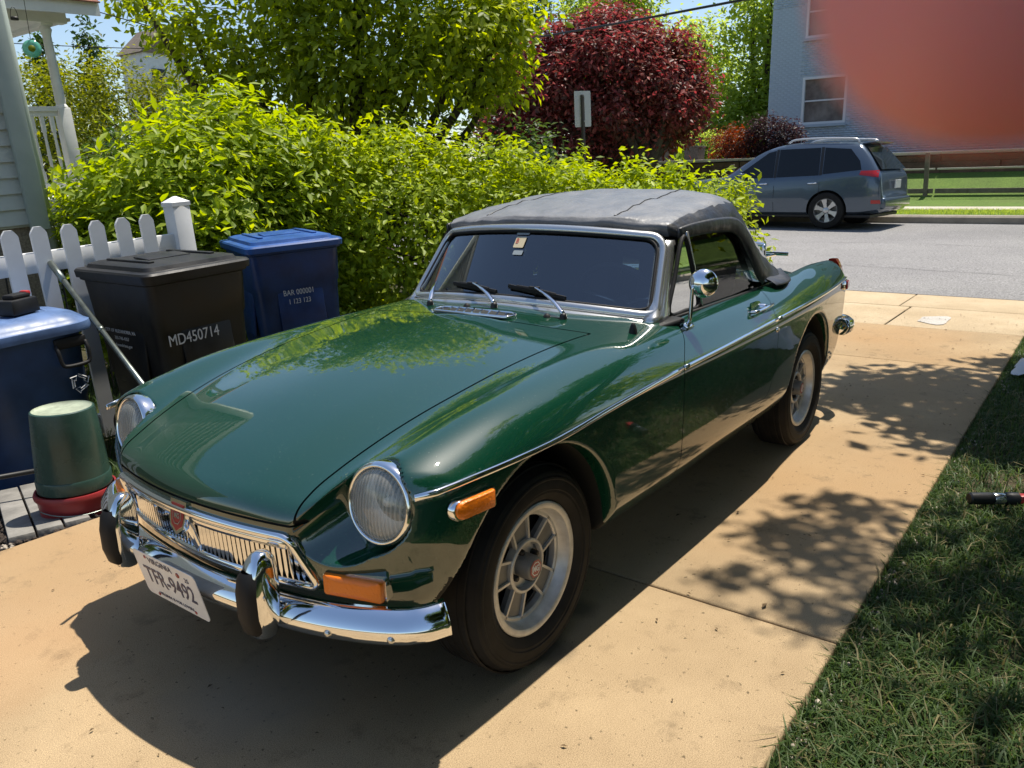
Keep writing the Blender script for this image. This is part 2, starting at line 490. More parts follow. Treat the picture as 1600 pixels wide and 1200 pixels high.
#        x      zc    z1     y2    z2     y3    z3     y4    z4     y5    z5     y6    y7    y8    z8
STA = [(-3.30, 0.740, 0.735, 0.460, 0.710, 0.555, 0.750, 0.605, 0.720, 0.640, 0.670, 0.635, 0.610, 0.570, 0.300),
       (-3.10, 0.810, 0.800, 0.470, 0.775, 0.575, 0.857, 0.632, 0.818, 0.670, 0.760, 0.668, 0.645, 0.600, 0.270),
       (-2.90, 0.842, 0.832, 0.480, 0.805, 0.590, 0.880, 0.652, 0.843, 0.695, 0.765, 0.690, 0.670, 0.620, 0.250),
       (-2.60, 0.862, 0.854, 0.500, 0.828, 0.600, 0.888, 0.676, 0.850, 0.725, 0.762, 0.722, 0.700, 0.650, 0.240),
       (-2.31, 0.875, 0.868, 0.520, 0.845, 0.615, 0.876, 0.692, 0.834, 0.746, 0.757, 0.745, 0.720, 0.670, 0.240),
       (-2.00, 0.885, 0.880, 0.540, 0.858, 0.625, 0.863, 0.700, 0.828, 0.758, 0.750, 0.757, 0.744, 0.680, 0.290),
       (-1.60, 0.898, 0.892, 0.560, 0.868, 0.632, 0.855, 0.702, 0.818, 0.764, 0.742, 0.763, 0.750, 0.680, 0.285),
       (-1.20, 0.902, 0.896, 0.560, 0.870, 0.630, 0.854, 0.700, 0.815, 0.764, 0.735, 0.763, 0.750, 0.680, 0.285),
       (-0.85, 0.902, 0.893, 0.560, 0.868, 0.625, 0.853, 0.700, 0.815, 0.761, 0.728, 0.760, 0.747, 0.680, 0.280),
       (-0.55, 0.890, 0.880, 0.550, 0.857, 0.620, 0.846, 0.702, 0.810, 0.756, 0.720, 0.755, 0.742, 0.675, 0.280),
       (-0.20, 0.862, 0.851, 0.520, 0.829, 0.612, 0.829, 0.704, 0.794, 0.750, 0.712, 0.749, 0.736, 0.670, 0.280),
       (0.10, 0.818, 0.807, 0.495, 0.785, 0.606, 0.804, 0.700, 0.768, 0.742, 0.704, 0.741, 0.728, 0.660, 0.290),
       (0.28, 0.778, 0.768, 0.470, 0.745, 0.600, 0.774, 0.694, 0.738, 0.734, 0.698, 0.733, 0.720, 0.650, 0.310),
       (0.43, 0.728, 0.720, 0.445, 0.698, 0.590, 0.739, 0.684, 0.704, 0.722, 0.670, 0.715, 0.675, 0.630, 0.345),
       (0.52, 0.690, 0.683, 0.430, 0.660, 0.580, 0.694, 0.672, 0.664, 0.712, 0.632, 0.702, 0.665, 0.620, 0.345),
       (0.60, 0.645, 0.640, 0.420, 0.615, 0.570, 0.640, 0.660, 0.612, 0.702, 0.585, 0.690, 0.655, 0.620, 0.345),
       (0.76, 0.540, 0.535, 0.410, 0.510, 0.560, 0.520, 0.640, 0.500, 0.685, 0.480, 0.665, 0.630, 0.600, 0.345)]
STA = np.array(STA)
SX = STA[:, 0]

def section(x, n=6):
    q = [float(pchip(SX, STA[:, k], x)) for k in range(1, 15)]
    zc, z1, y2, z2, y3, z3, y4, z4, y5, z5, y6, y7, y8, z8 = q
    zl = z8 + (z5 - z8) * 0.22
    zm = z8 + (z5 - z8) * 0.55
    P = [(0, zc), (.22, z1), (y2, z2), (y3, z3), (y4, z4), (y5, z5)]
    Q = [(y5, z5), (y6, zm), (y7, zl), (y8, z8)]
    def cr(P, m, mirror0):
        P = np.array(P); out = []
        for i in range(len(P) - 1):
            p1, p2 = P[i], P[i + 1]
            p0 = P[i - 1] if i > 0 else (np.array([-P[1][0], P[1][1]]) if mirror0 else 2 * p1 - p2)
            p3 = P[i + 2] if i + 2 < len(P) else 2 * p2 - p1
            d0 = max(np.linalg.norm(p1 - p0), 1e-6) ** .5; d1 = max(np.linalg.norm(p2 - p1), 1e-6) ** .5; d2 = max(np.linalg.norm(p3 - p2), 1e-6) ** .5
            m1 = (p1 - p0) / d0 - (p2 - p0) / (d0 + d1) + (p2 - p1) / d1
            m2 = (p2 - p1) / d1 - (p3 - p1) / (d1 + d2) + (p3 - p2) / d2
            m1 *= d1; m2 *= d1
            t = np.linspace(0, 1, m, endpoint=False)[:, None]
            out.append((1 + 2 * t) * (1 - t) ** 2 * p1 + t * (1 - t) ** 2 * m1 + t * t * (3 - 2 * t) * p2 + t * t * (t - 1) * m2)
        out.append(P[-1:])
        return np.concatenate(out)
    A = cr(P, 9, True); B = cr(Q, 7, False)
    S = np.concatenate([A, B[1:], [[0, z8]]])
    return S

def smax(a, b, k):
    h = np.maximum(k - np.abs(a - b), 0) / k
    return np.maximum(a, b) + h * h * k * 0.25

H = 0.0105
def body_field(gx, gy, gz, passes):
    NX, NY, NZ = len(gx), len(gy), len(gz)
    Yg, Zg = np.meshgrid(gy, gz, indexing='ij')
    p = np.stack([Yg.ravel(), Zg.ravel()], 1).astype(np.float32)
    D = np.empty((NX, NY, NZ), np.float32)
    for i, x in enumerate(gx):
        S = section(x).astype(np.float32)
        a = S[:-1]; b = S[1:]; ab = b - a
        L2 = np.maximum((ab ** 2).sum(1), 1e-12)
        ap = p[:, None, :] - a[None]
        t = np.clip((ap * ab).sum(2) / L2, 0, 1)
        d2 = ((ap - t[..., None] * ab) ** 2).sum(2).min(1)
        up = (a[:, 1][None] > p[:, 1:2]) != (b[:, 1][None] > p[:, 1:2])
        den = np.where(np.abs(ab[:, 1]) < 1e-9, 1e-9, ab[:, 1])
        xs = a[:, 0] + (p[:, 1:2] - a[:, 1]) / den * ab[:, 0]
        inside = ((up & (p[:, 0:1] < xs)).sum(1) % 2) == 1
        d = np.sqrt(d2)
        D[i] = np.where(inside, -d, d).reshape(NY, NZ)
    def blur(D, ax):
        e = np.pad(D, [(2, 2) if k == ax else (0, 0) for k in range(3)], mode='reflect' if ax == 1 else 'edge')
        sl = lambda o: tuple(slice(o, o + D.shape[k]) if k == ax else slice(None) for k in range(3))
        return (e[sl(0)] + 4 * e[sl(1)] + 6 * e[sl(2)] + 4 * e[sl(3)] + e[sl(4)]) / 16
    for _ in range(passes):
        for ax in range(3): D = blur(D, ax)
    return D

def nose_x(y, z):
    """front face of the body as x of (y, z)"""
    y = np.abs(y)
    x = 0.645 - 0.30 * y ** 2 - 0.62 * np.maximum(y - 0.44, 0) ** 2 - 2.2 * np.maximum(y - 0.60, 0) ** 2
    return x - 0.30 * np.maximum(0.56 - z, 0) - 0.9 * np.maximum(z - 0.56, 0) ** 2 - 0.8 * np.maximum(0.40 - z, 0) ** 1.5

HL = np.array([0.452, 0.557, 0.632])                 # headlamp centre
HLN = np.array([0.985, 0.05, 0.165]); HLN /= np.linalg.norm(HLN)
ARCH = [(0.036, 0.300, 0.362, 0.378), (-2.265, 0.300, 0.385, 0.384)]

def carve(D, X, Y, Z):
    D = smax(D, (X - nose_x(Y, Z)) * 0.93, 0.035)
    rear = -3.13 + 0.25 * np.maximum(0.80 - Z, 0) + 0.10 * np.abs(Y) ** 2 + 0.22 * np.maximum(Z - .70, 0)
    D = smax(D, rear - X, 0.05)
    # scooped recess in front of each lamp
    dx, dy, dz = X - HL[0] + .03, Y - HL[1], Z - HL[2]
    straight = np.sqrt(dy * dy + dz * dz) - 0.106
    D = smax(D, -np.maximum(straight, -dx), 0.006)
    u = np.clip((X - HL[0]) / 0.118, 0, 1.8)
    cone = (np.sqrt((Y - (HL[1] - .082 * u)) ** 2 + (Z - (HL[2] - .072 * u)) ** 2) - (0.105 - .025 * u)) * .75
    D = smax(D, -np.maximum(cone, -dx), 0.005)
    # grille mouth
    gy_, gz_ = np.abs(Y), Z
    m = np.maximum(np.maximum(gy_ - (0.385 + (0.55 - gz_) * 0.20), np.abs(gz_ - 0.485) - 0.060), 0.53 - X)
    D = smax(D, -m, 0.008)
    # wheel arches
    for (cx, cz, rx, rz) in ARCH:
        r = np.sqrt(((X - cx) / rx) ** 2 + ((Z - cz) / rz) ** 2)
        a = (r - 1) * 0.36
        D = smax(D, -np.maximum(a, 0.40 - np.abs(Y)), 0.012)
    # cockpit well
    c = np.maximum(np.maximum(np.abs(Y) - 0.585, np.abs(X + 1.43) - 0.60), 0.40 - Z)
    D = smax(D, -c, 0.02)
    return D

def full_field(x0, x1, h, passes):
    gx = np.arange(x0, x1, h); gy = np.arange(0, 0.80, h); gz = np.arange(0.19, 0.95, h)
    D0 = body_field(gx, gy, gz, passes)
    Dh = carve(D0, gx[:, None, None], gy[None, :, None], gz[None, None, :]).astype(np.float32)
    # mirror to both sides
    return np.concatenate([Dh[:, :0:-1, :], Dh], axis=1), np.concatenate([D0[:, :0:-1, :], D0], axis=1), np.array([gx[0], -gy[-1], gz[0]])
DF, D_RAW, GO = full_field(-3.28, 0.72, H, 2)

def surface_nets(D, o, h):
    s = D < 0
    nx, ny, nz = D.shape
    cs = np.zeros((nx - 1, ny - 1, nz - 1, 3), np.float32); cn = np.zeros((nx - 1, ny - 1, nz - 1), np.int32)
    corner = [(i, j, k) for i in (0, 1) for j in (0, 1) for k in (0, 1)]
    for a in corner:
        for ax in range(3):
            if a[ax]: continue
            b = list(a); b[ax] = 1
            sa = D[a[0]:nx - 1 + a[0], a[1]:ny - 1 + a[1], a[2]:nz - 1 + a[2]]
            sb = D[b[0]:nx - 1 + b[0], b[1]:ny - 1 + b[1], b[2]:nz - 1 + b[2]]
            c = (sa < 0) != (sb < 0)
            t = np.where(c, sa / np.where(c, sa - sb, 1), 0)
            for q in range(3):
                cs[..., q] += np.where(c, a[q] + (t if q == ax else 0), 0)
            cn += c
    act = cn > 0
    idx = np.full(act.shape, -1, np.int64); idx[act] = np.arange(act.sum())
    ijk = np.argwhere(act)
    V = (ijk + cs[act] / cn[act][:, None]) * h + np.array(o)
    F = []
    for ax in range(3):
        u, v = [(1, 2), (2, 0), (0, 1)][ax]
        sl0 = [slice(None)] * 3; sl1 = [slice(None)] * 3
        sl0[ax] = slice(0, -1); sl1[ax] = slice(1, None)
        A = s[tuple(sl0)]; B = s[tuple(sl1)]
        ed = np.argwhere(A != B)
        ok = (ed[:, u] > 0) & (ed[:, v] > 0) & (ed[:, u] < D.shape[u] - 1) & (ed[:, v] < D.shape[v] - 1)
        ed = ed[ok]
        flip = A[tuple(ed.T)]
        def cell(du, dv):
            e = ed.copy(); e[:, u] += du; e[:, v] += dv
            return idx[tuple(e.T)]
        q = np.stack([cell(-1, -1), cell(0, -1), cell(0, 0), cell(-1, 0)], 1)
        q[~flip] = q[~flip][:, ::-1]
        F.append(q)
    F = np.concatenate(F)
    F = F[(F >= 0).all(1)]
    return V, F

def tri_sample(A, P, GO_=None, H_=None):
    q = (P - (GO if GO_ is None else GO_)) / (H_ or H)
    sh = np.array(A.shape[:3])
    q = np.clip(q, 0, sh - 1.001)
    i = q.astype(int); f = q - i
    out = 0
    for a in (0, 1):
        for b in (0, 1):
            for c in (0, 1):
                w = (f[:, 0] if a else 1 - f[:, 0]) * (f[:, 1] if b else 1 - f[:, 1]) * (f[:, 2] if c else 1 - f[:, 2])
                v = A[i[:, 0] + a, i[:, 1] + b, i[:, 2] + c]
                out = out + (w[:, None] * v if v.ndim == 2 else w * v)
    return out

def skin_mesh(DF, GO_, h):
    V, Fq = surface_nets(DF, GO_, h)
    G = np.stack(np.gradient(DF, h), -1).astype(np.float32)
    for _ in range(3):
        g = tri_sample(G, V, GO_, h); d = tri_sample(DF, V, GO_, h)
        V = V - g * (d / np.maximum((g ** 2).sum(1), .3))[:, None] * 0.8
    N = tri_sample(G, V, GO_, h); N /= np.maximum(np.linalg.norm(N, axis=1), 1e-6)[:, None]
    return V, N, np.concatenate([Fq[:, [0, 1, 2]], Fq[:, [0, 2, 3]]])

def surf_z(x, y, z0=0.93):
    """height of the body's outer top at (x, y)"""
    zz = np.arange(z0, 0.3, -0.004)
    P = np.stack([np.full_like(zz, x), np.full_like(zz, y), zz], 1)
    d = tri_sample(D_RAW, P)
    k = int(np.argmax(d < 0))
    return float(zz[k] + 0.004 * (0 - d[k]) / max(d[k - 1] - d[k], 1e-6)) if k > 0 else z0

def surf_y(x, z, field=None):
    """half width of the body at (x, z)"""
    yy = np.arange(0.79, 0.3, -0.004)
    P = np.stack([np.full_like(yy, x), yy, np.full_like(yy, z)], 1)
    d = tri_sample(DF if field is None else field, P)
    k = int(np.argmax(d < 0))
    return float(yy[k] + 0.004 * (0 - d[k]) / max(d[k - 1] - d[k], 1e-6)) if k > 0 else 0.79

def clip(V, N, T, g, keep_below):
    """cut triangles by the level g = keep_below, keeping g < level"""
    g = g - keep_below
    ins = g[T] < 0
    c = ins.sum(1)
    full = T[c == 3]
    nv, nn, nt = [V], [N], [full]
    base = len(V)
    for cnt in (1, 2):
        t = T[c == cnt]
        if not len(t): continue
        i_ = ins[c == cnt]
        odd = np.argmax(i_ if cnt == 1 else ~i_, axis=1)
        r = np.arange(len(t))
        a = t[r, odd]; b = t[r, (odd + 1) % 3]; d = t[r, (odd + 2) % 3]
        def cut(p, q):
            w = (g[p] / (g[p] - g[q]))[:, None]
            return V[p] + (V[q] - V[p]) * w, N[p] + (N[q] - N[p]) * w
        v1, n1 = cut(a, b); v2, n2 = cut(a, d)
        k = len(t)
        i1 = base + np.arange(k); i2 = i1 + k
        base += 2 * k
        nv += [v1, v2]; nn += [n1, n2]
        if cnt == 1: nt.append(np.stack([a, i1, i2], 1))
        else:
            nt.append(np.stack([i1, b, d], 1)); nt.append(np.stack([i1, d, i2], 1))
    V = np.concatenate(nv); N = np.concatenate(nn); T = np.concatenate(nt)
    used = np.unique(T); re = np.full(len(V), -1, np.int64); re[used] = np.arange(len(used))
    N = N[used]; N = N / np.maximum(np.linalg.norm(N, axis=1), 1e-6)[:, None]
    return V[used], N, re[T]

XS = 0.27                                             # the nose is meshed finer than the rest
v1, n1, t1 = clip(*(lambda m: (m[0], m[1], m[2], m[0][:, 0]))(skin_mesh(DF, GO, H)), XS)
_DF2, _, _GO2 = full_field(0.22, 0.71, 0.0062, 6)
v2, n2, t2 = clip(*(lambda m: (m[0], m[1], m[2], -m[0][:, 0]))(skin_mesh(_DF2, _GO2, 0.0062)), -XS)
BV = np.concatenate([v1, v2]); BN = np.concatenate([n1, n2]); BT = np.concatenate([t1, t2 + len(v1)])

GAPX = [-.60, -.567, -.475, -.299, -.097, .077, .218, .349, .453, .532, .60, .68]
GAPY = [.518, .513, .498, .479, .467, .455, .441, .426, .412, .402, .401, .408]
def g_hood(V):
    x, y, z = V[:, 0], np.abs(V[:, 1]), V[:, 2]
    g = y - pchip(GAPX, GAPY, x)
    g = np.maximum(g, (-0.562 + 0.035 * np.maximum(0.0, 1 - (y / .52) ** 2)) - x)
    g = np.maximum(g, 0.585 - z)
    return np.maximum(g, 0.53 - z - 10 * (x > 0.9))
def g_door(V, s):
    x, y, z = V[:, 0], V[:, 1] * s, V[:, 2]
    xf = -0.757 - 0.19 * np.clip((z - 0.716) / 0.14, 0, 1.4) ** 1.4
    xr = pchip([.25, .30, .399, .459, .588, .707, .754, .83, .862, .95], [-1.25, -1.32, -1.462, -1.60, -1.664, -1.674, -1.676, -1.74, -1.80, -1.90], z)
    g = np.maximum(x - xf, xr - x)
    g = np.maximum(g, 0.285 - z)
    g = np.maximum(g, 0.60 - y)
    return g
def g_boot(V):
    x, y, z = V[:, 0], np.abs(V[:, 1]), V[:, 2]
    return np.maximum(np.maximum(np.maximum(y - 0.49, x + 2.22), -3.10 - x), 0.70 - z)
M['paint'] = mat('racing_green_paint', (0.0028, 0.040, 0.0205), rough=0.36, metal=0.0, spec=0.07, coat=1.0, coat_rough=0.022, ior=1.5)
M['shut'] = mat('dark_shut_line', (0.006, 0.007, 0.006), rough=0.7)
LBL_CAR = 'dark green two seat roadster with a raised black soft top parked on the driveway'
car = thing('sports_car', LBL_CAR, 'car')
M['paint'].node_tree.nodes['Principled BSDF'].inputs['Coat IOR'].default_value = 2.0
def weather(m):
    # faint dust and orange peel in the clear coat
    nt = m.node_tree; b = nt.nodes['Principled BSDF']; L = nt.links.new
    tc = nt.nodes.new('ShaderNodeTexCoord')
    n = nt.nodes.new('ShaderNodeTexNoise'); n.inputs['Scale'].default_value = 5; n.inputs['Detail'].default_value = 10; n.inputs['Roughness'].default_value = .7
    r = nt.nodes.new('ShaderNodeMapRange'); r.inputs['From Min'].default_value = .42; r.inputs['From Max'].default_value = .75
    r.inputs['To Min'].default_value = .012; r.inputs['To Max'].default_value = .045
    L(tc.outputs['Object'], n.inputs['Vector']); L(n.outputs['Fac'], r.inputs['Value']); L(r.outputs[0], b.inputs['Coat Roughness'])
    n2 = nt.nodes.new('ShaderNodeTexNoise'); n2.inputs['Scale'].default_value = 140; n2.inputs['Detail'].default_value = 1
    bp = nt.nodes.new('ShaderNodeBump'); bp.inputs['Strength'].default_value = .02; bp.inputs['Distance'].default_value = .0012
    L(tc.outputs['Object'], n2.inputs['Vector']); L(n2.outputs['Fac'], bp.inputs['Height']); L(bp.outputs[0], b.inputs['Coat Normal'])
    n3 = nt.nodes.new('ShaderNodeTexNoise'); n3.inputs['Scale'].default_value = 260; n3.inputs['Detail'].default_value = 2
    r3 = nt.nodes.new('ShaderNodeMapRange'); r3.inputs['From Min'].default_value = .70; r3.inputs['From Max'].default_value = .76; r3.inputs['To Max'].default_value = .35
    mx = nt.nodes.new('ShaderNodeMix'); mx.data_type = 'RGBA'; mx.inputs['A'].default_value = b.inputs['Base Color'].default_value[:]; mx.inputs['B'].default_value = (.30, .27, .21, 1)
    L(tc.outputs['Object'], n3.inputs['Vector']); L(n3.outputs['Fac'], r3.inputs['Value']); L(r3.outputs[0], mx.inputs['Factor']); L(mx.outputs['Result'], b.inputs['Base Color'])
weather(M['paint'])
gh, gd1, gd2, gb = g_hood(BV), g_door(BV, 1), g_door(BV, -1), g_boot(BV)
def panel(name, g, w, m='paint'):
    v, n, t = clip(BV, BN, BT, g, -w)
    return from_arrays(name, v, t, M[m], car, normals=n)
panel('bonnet', gh, 0.0032)
panel('door', gd1, 0.0022); panel('door', gd2, 0.0022)
panel('boot_lid', gb, 0.0025)
rest = np.minimum(np.minimum(gh - .0010, np.minimum(gd1, gd2)), gb)
v, n, t = clip(BV, BN, BT, -rest, -0.0022)
bo = from_arrays('body', v, t, M['paint'], car, normals=n)
bo.data.materials.append(M['shut'])
c = v[t].mean(1)                                        # black underseal inside the wheel arches and the cockpit well
inn = np.zeros(len(t), bool)
for (cx, cz, rx, rz) in ARCH:
    inn |= (np.hypot((c[:, 0] - cx) / rx, (c[:, 2] - cz) / rz) < 1.05) & (np.abs(c[:, 1]) < .70) & (c[:, 2] < .72)
inn |= (np.abs(c[:, 1]) < .575) & (np.abs(c[:, 0] + 1.43) < .585) & (c[:, 2] < .84)
bo.data.polygons.foreach_set('material_index', inn.astype(np.int32))
gm = np.minimum(np.minimum(np.abs(gh), np.minimum(np.abs(gd1), np.abs(gd2))), np.abs(gb))
v, n, t = clip(BV - BN * 0.006, BN, BT, gm, 0.012)
from_arrays('shut_line', v, t, M['shut'], car, normals=n)
# ------------------------------------------------------------------ the roadster's fittings
M['chrome'] = mat('chrome', (0.86, 0.87, 0.88), rough=0.06, metal=1.0, rvar=0.03, scale=30)
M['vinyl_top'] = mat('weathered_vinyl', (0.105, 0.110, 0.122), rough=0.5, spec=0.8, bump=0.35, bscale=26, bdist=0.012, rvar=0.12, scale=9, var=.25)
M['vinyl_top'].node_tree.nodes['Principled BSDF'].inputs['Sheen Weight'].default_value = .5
M['rubber'] = mat('black_rubber', (0.012, 0.012, 0.013), rough=0.6, spec=0.35)
M['tyre'] = mat('tyre_rubber', (0.0125, 0.012, 0.0115), rough=0.72, var=0.4, scale=14, spec=0.3)
M['alloy'] = mat('dull_alloy', (0.56, 0.555, 0.53), rough=0.42, metal=0.45, var=0.15, scale=25)
M['alloy_dark'] = mat('grey_painted_alloy', (0.19, 0.19, 0.185), rough=0.5, metal=0.3, var=0.15, scale=25)
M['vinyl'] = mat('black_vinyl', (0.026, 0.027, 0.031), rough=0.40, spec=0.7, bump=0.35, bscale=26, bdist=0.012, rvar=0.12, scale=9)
M['black'] = mat('satin_black', (0.010, 0.010, 0.011), rough=0.45)
M['interior'] = mat('black_trim', (0.035, 0.034, 0.034), rough=0.55)
M['amber'] = mat('amber_lens', (0.85, 0.20, 0.008), rough=0.22, coat=0.25, bump=0.7, bscale=160, bdist=0.003)
M['red_lens'] = mat('red_lens', (0.42, 0.012, 0.012), rough=0.12, coat=0.6)
M['plate'] = mat('plate_white', (0.72, 0.72, 0.70), rough=0.35, var=0.08, scale=20)
M['plate_blue'] = mat('plate_navy', (0.03, 0.035, 0.09), rough=0.4)
M['badge_red'] = mat('badge_red', (0.32, 0.028, 0.028), rough=0.35, coat=0.5)
M['silver'] = mat('silver', (0.62, 0.62, 0.60), rough=0.25, metal=0.9)
M['glass'] = glass_mat('car_glass', (0.55, 0.59, 0.61), 0.15)
M['side_glass'] = glass_mat('side_glass', (0.27, 0.30, 0.29), 0.0)
M['sticker'] = mat('sticker_cream', (0.62, 0.52, 0.34), rough=0.5)
M['sticker_red'] = mat('sticker_red', (0.5, 0.04, 0.03), rough=0.5)
M['sticker_grey'] = mat('sticker_grey', (0.30, 0.34, 0.36), rough=0.5)
M['lens'] = None
def lens_mat2():
    m = glass_mat('lamp_glass', (0.93, 0.93, 0.90), 0.03)
    nt = m.node_tree
    tc = nt.nodes.new('ShaderNodeTexCoord'); w = nt.nodes.new('ShaderNodeTexWave'); w.inputs['Scale'].default_value = 30; w.bands_direction = 'Y'
    bp = nt.nodes.new('ShaderNodeBump'); bp.inputs['Strength'].default_value = .35; bp.inputs['Distance'].default_value = .003
    nt.links.new(tc.outputs['Object'], w.inputs['Vector']); nt.links.new(w.outputs['Fac'], bp.inputs['Height'])
    for n in nt.nodes:
        if n.bl_idname == 'ShaderNodeBsdfGlossy': nt.links.new(bp.outputs[0], n.inputs['Normal'])
    fl = nt.nodes.new('ShaderNodeBsdfPrincipled')      # light scattered in the moulded flutes
    fl.inputs['Base Color'].default_value = (.80, .80, .74, 1); fl.inputs['Roughness'].default_value = .25
    nt.links.new(bp.outputs[0], fl.inputs['Normal'])
    out = [n for n in nt.nodes if n.bl_idname == 'ShaderNodeOutputMaterial'][0]
    old = out.inputs[0].links[0].from_socket
    mx = nt.nodes.new('ShaderNodeMixShader')
    mr_ = nt.nodes.new('ShaderNodeMapRange'); mr_.inputs['To Min'].default_value = .22; mr_.inputs['To Max'].default_value = .36
    nt.links.new(w.outputs['Fac'], mr_.inputs['Value']); nt.links.new(mr_.outputs[0], mx.inputs[0])
    nt.links.new(old, mx.inputs[1]); nt.links.new(fl.outputs[0], mx.inputs[2]); nt.links.new(mx.outputs[0], out.inputs[0])
    return m
M['lens'] = lens_mat2()
M['reflector'] = mat('lamp_reflector', (0.86, 0.86, 0.82), rough=0.42, metal=.15, bump=.6, bscale=70, bdist=.004)

# inner wheel wells / underbody, so the arches and the engine bay are not open
bm = bmesh.new()
bm_box(bm, (-1.28, 0, 0.30), (3.4, 1.10, 0.16), bevel=0.03)
from_bm('underbody', bm, M['shut'], car)
bm = bmesh.new()
bm_box(bm, (0.40, 0, 0.47), (0.10, 0.74, 0.16), bevel=0.01)
from_bm('radiator_panel', bm, M['black'], car)

# ---- lamps
def lamp(s):
    c = Vector((HL[0], HL[1] * s, HL[2])); n = Vector((HLN[0], HLN[1] * s, HLN[2]))
    R3 = n.to_track_quat('Z', 'Y').to_matrix()
    root = thing('headlamp', None, None); root.parent = car
    bm = bmesh.new()
    bm_lathe(bm, [(.101, -.04), (.1035, -.01), (.1035, .004), (.101, .014), (.096, .021), (.091, .023), (.0875, .020), (.0865, .012), (.0865, -.01)], 56, 'Z', c, M=R3)
    from_bm('lamp_rim', bm, M['chrome'], root, smooth=True)
    bm = bmesh.new()
    bm_lathe(bm, [(.0865 * math.sin(a), .012 + .027 * math.cos(a)) for a in np.linspace(PI / 2, 0.001, 12)], 48, 'Z', c, M=R3)
    from_bm('lamp_lens', bm, M['lens'], root, smooth=True)
    bm = bmesh.new()
    bm_lathe(bm, [(.0865, .011), (.084, -.005), (.072, -.025), (.05, -.040), (.02, -.048), (.0005, -.049)], 48, 'Z', c, M=R3)
    bm_lathe(bm, [(.0005, -.005), (.010, -.008), (.012, -.02), (.012, -.045)], 16, 'Z', c, M=R3)
    from_bm('reflector', bm, M['reflector'], root, smooth=True)
lamp(1); lamp(-1)

# ---- grille
def nose_pt(y, z, off=0.0):
    return Vector((float(nose_x(np.array(y), np.array(z))) + off, y, z))
gr = thing('grille', None, None); gr.parent = car
GT, GB, GWT, GWB = 0.556, 0.414, 0.392, 0.418
outl = []
for k in range(25):
    u = -1 + 2 * k / 24; outl.append((u * (GWT - .03), GT))
for k in range(1, 5):
    a = PI / 2 - PI / 2 * k / 5; outl.append((GWT - .03 + .03 * math.cos(a), GT - .03 + .03 * math.sin(a)))
for k in range(0, 5):
    t = k / 4; outl.append((GWT + (GWB - GWT) * t, GT - .03 - t * (GT - GB - .05)))
for k in range(1, 4):
    a = -PI / 2 * k / 4; outl.append((GWB - .02 + .02 * math.cos(a), GB + .02 + .02 * math.sin(a)))
for k in range(25):
    u = 1 - 2 * k / 24; outl.append((u * (GWB - .02), GB))
left = [(-y, z) for y, z in outl[25:-25]][::-1]
outl += left
bm = bmesh.new()
P = [nose_pt(y, z, 0.002) for y, z in outl]
bm_sweep(bm, P, [(-.011, -.012), (-.011, .006), (-.007, .012), (.003, .013), (.010, .008), (.012, -.002), (.012, -.012)], up=(1, 0, 0), closed=True)
from_bm('grille_surround', bm, M['chrome'], gr, smooth=True)
bm = bmesh.new()
for (ya, yb) in ((-.372, -.034), (.034, .372)):      # broad bright bar under the bonnet lip, each side of the badge
    P = [nose_pt(ya + (yb - ya) * k / 14, GT - .021, 0.006) for k in range(15)]
    bm_sweep(bm, P, [(-.016, -.004), (-.012, .006), (.010, .004), (.012, -.004)], up=(1, 0, 0))
from_bm('grille_bar', bm, M['chrome'], gr, smooth=True, kind='stuff')
bm = bmesh.new()
bm_sweep(bm, [nose_pt(0, GT - .02 - (GT - GB - .03) * k / 6, 0.002) for k in range(7)], [(-.011, -.02), (-.009, .006), (0, .012), (.009, .006), (.011, -.02)], up=(1, 0, 0))
from_bm('grille_divider', bm, M['chrome'], gr, smooth=True)
bm = bmesh.new()                                       # one tapered vane, shared
bm_prism(bm, [(-.0062, .054), (.0062, .054), (.0060, -.034), (.0, -.060), (-.0060, -.034)], -.012, .0, lambda u, v, d: Vector((d - .05 * (.054 - v), u, v)))
for v_ in bm.verts:
    if v_.co.x > -.001 - .16 * (.054 - v_.co.z) - 1e-4 and abs(v_.co.y) > .001: pass
vane_me = bpy.data.meshes.new('slat'); bmesh.ops.recalc_face_normals(bm, faces=bm.faces); bm.to_mesh(vane_me); bm.free()
vane_me.materials.append(M['chrome'])
for s in (-1, 1):
    for k in range(22):
        y = s * (.022 + .0172 * k)
        o = bpy.data.objects.new('slat', vane_me); COL.objects.link(o); o.parent = gr
        o.location = nose_pt(y, .478, -.004); o.rotation_euler = (0, 0, -.5 * y + .25 * s)
bm = bmesh.new()
bm_prism(bm, [(-.37, .55), (.37, .55), (.39, .425), (-.39, .425)], 0, .01, lambda u, v, d: Vector((.525 + d - .28 * u * u, u, v)))
from_bm('grille_backing', bm, M['black'], gr)
# badge
bd = thing('badge', None, None); bd.parent = gr
bc = nose_pt(0, .535, 0.012)
nb = Vector((0.97, 0, 0.20)).normalized()
MB = basis(bc, (0, 1, 0), (-.2, 0, .97))
shield = [(-.036, .045), (.036, .045), (.036, .0), (.030, -.028), (0, -.048), (-.030, -.028), (-.036, .0)]
bm = bmesh.new()
bm_prism(bm, shield, -.006, .010, lambda u, v, d: MB @ Vector((u, v, d)))
o = from_bm('badge_shell', bm, M['chrome'], None); 
o.parent = gr; bpy.data.objects.remove(bd, do_unlink=True)
bm = bmesh.new()
bm_prism(bm, [(u * .78, v * .78) for u, v in shield], .0102, .0115, lambda u, v, d: MB @ Vector((u, v, d)))
from_bm('badge_inset', bm, M['badge_red'], gr)
def octagon(r): return [(r * math.cos(PI / 8 + k * PI / 4), r * 1.15 * math.sin(PI / 8 + k * PI / 4)) for k in range(8)]
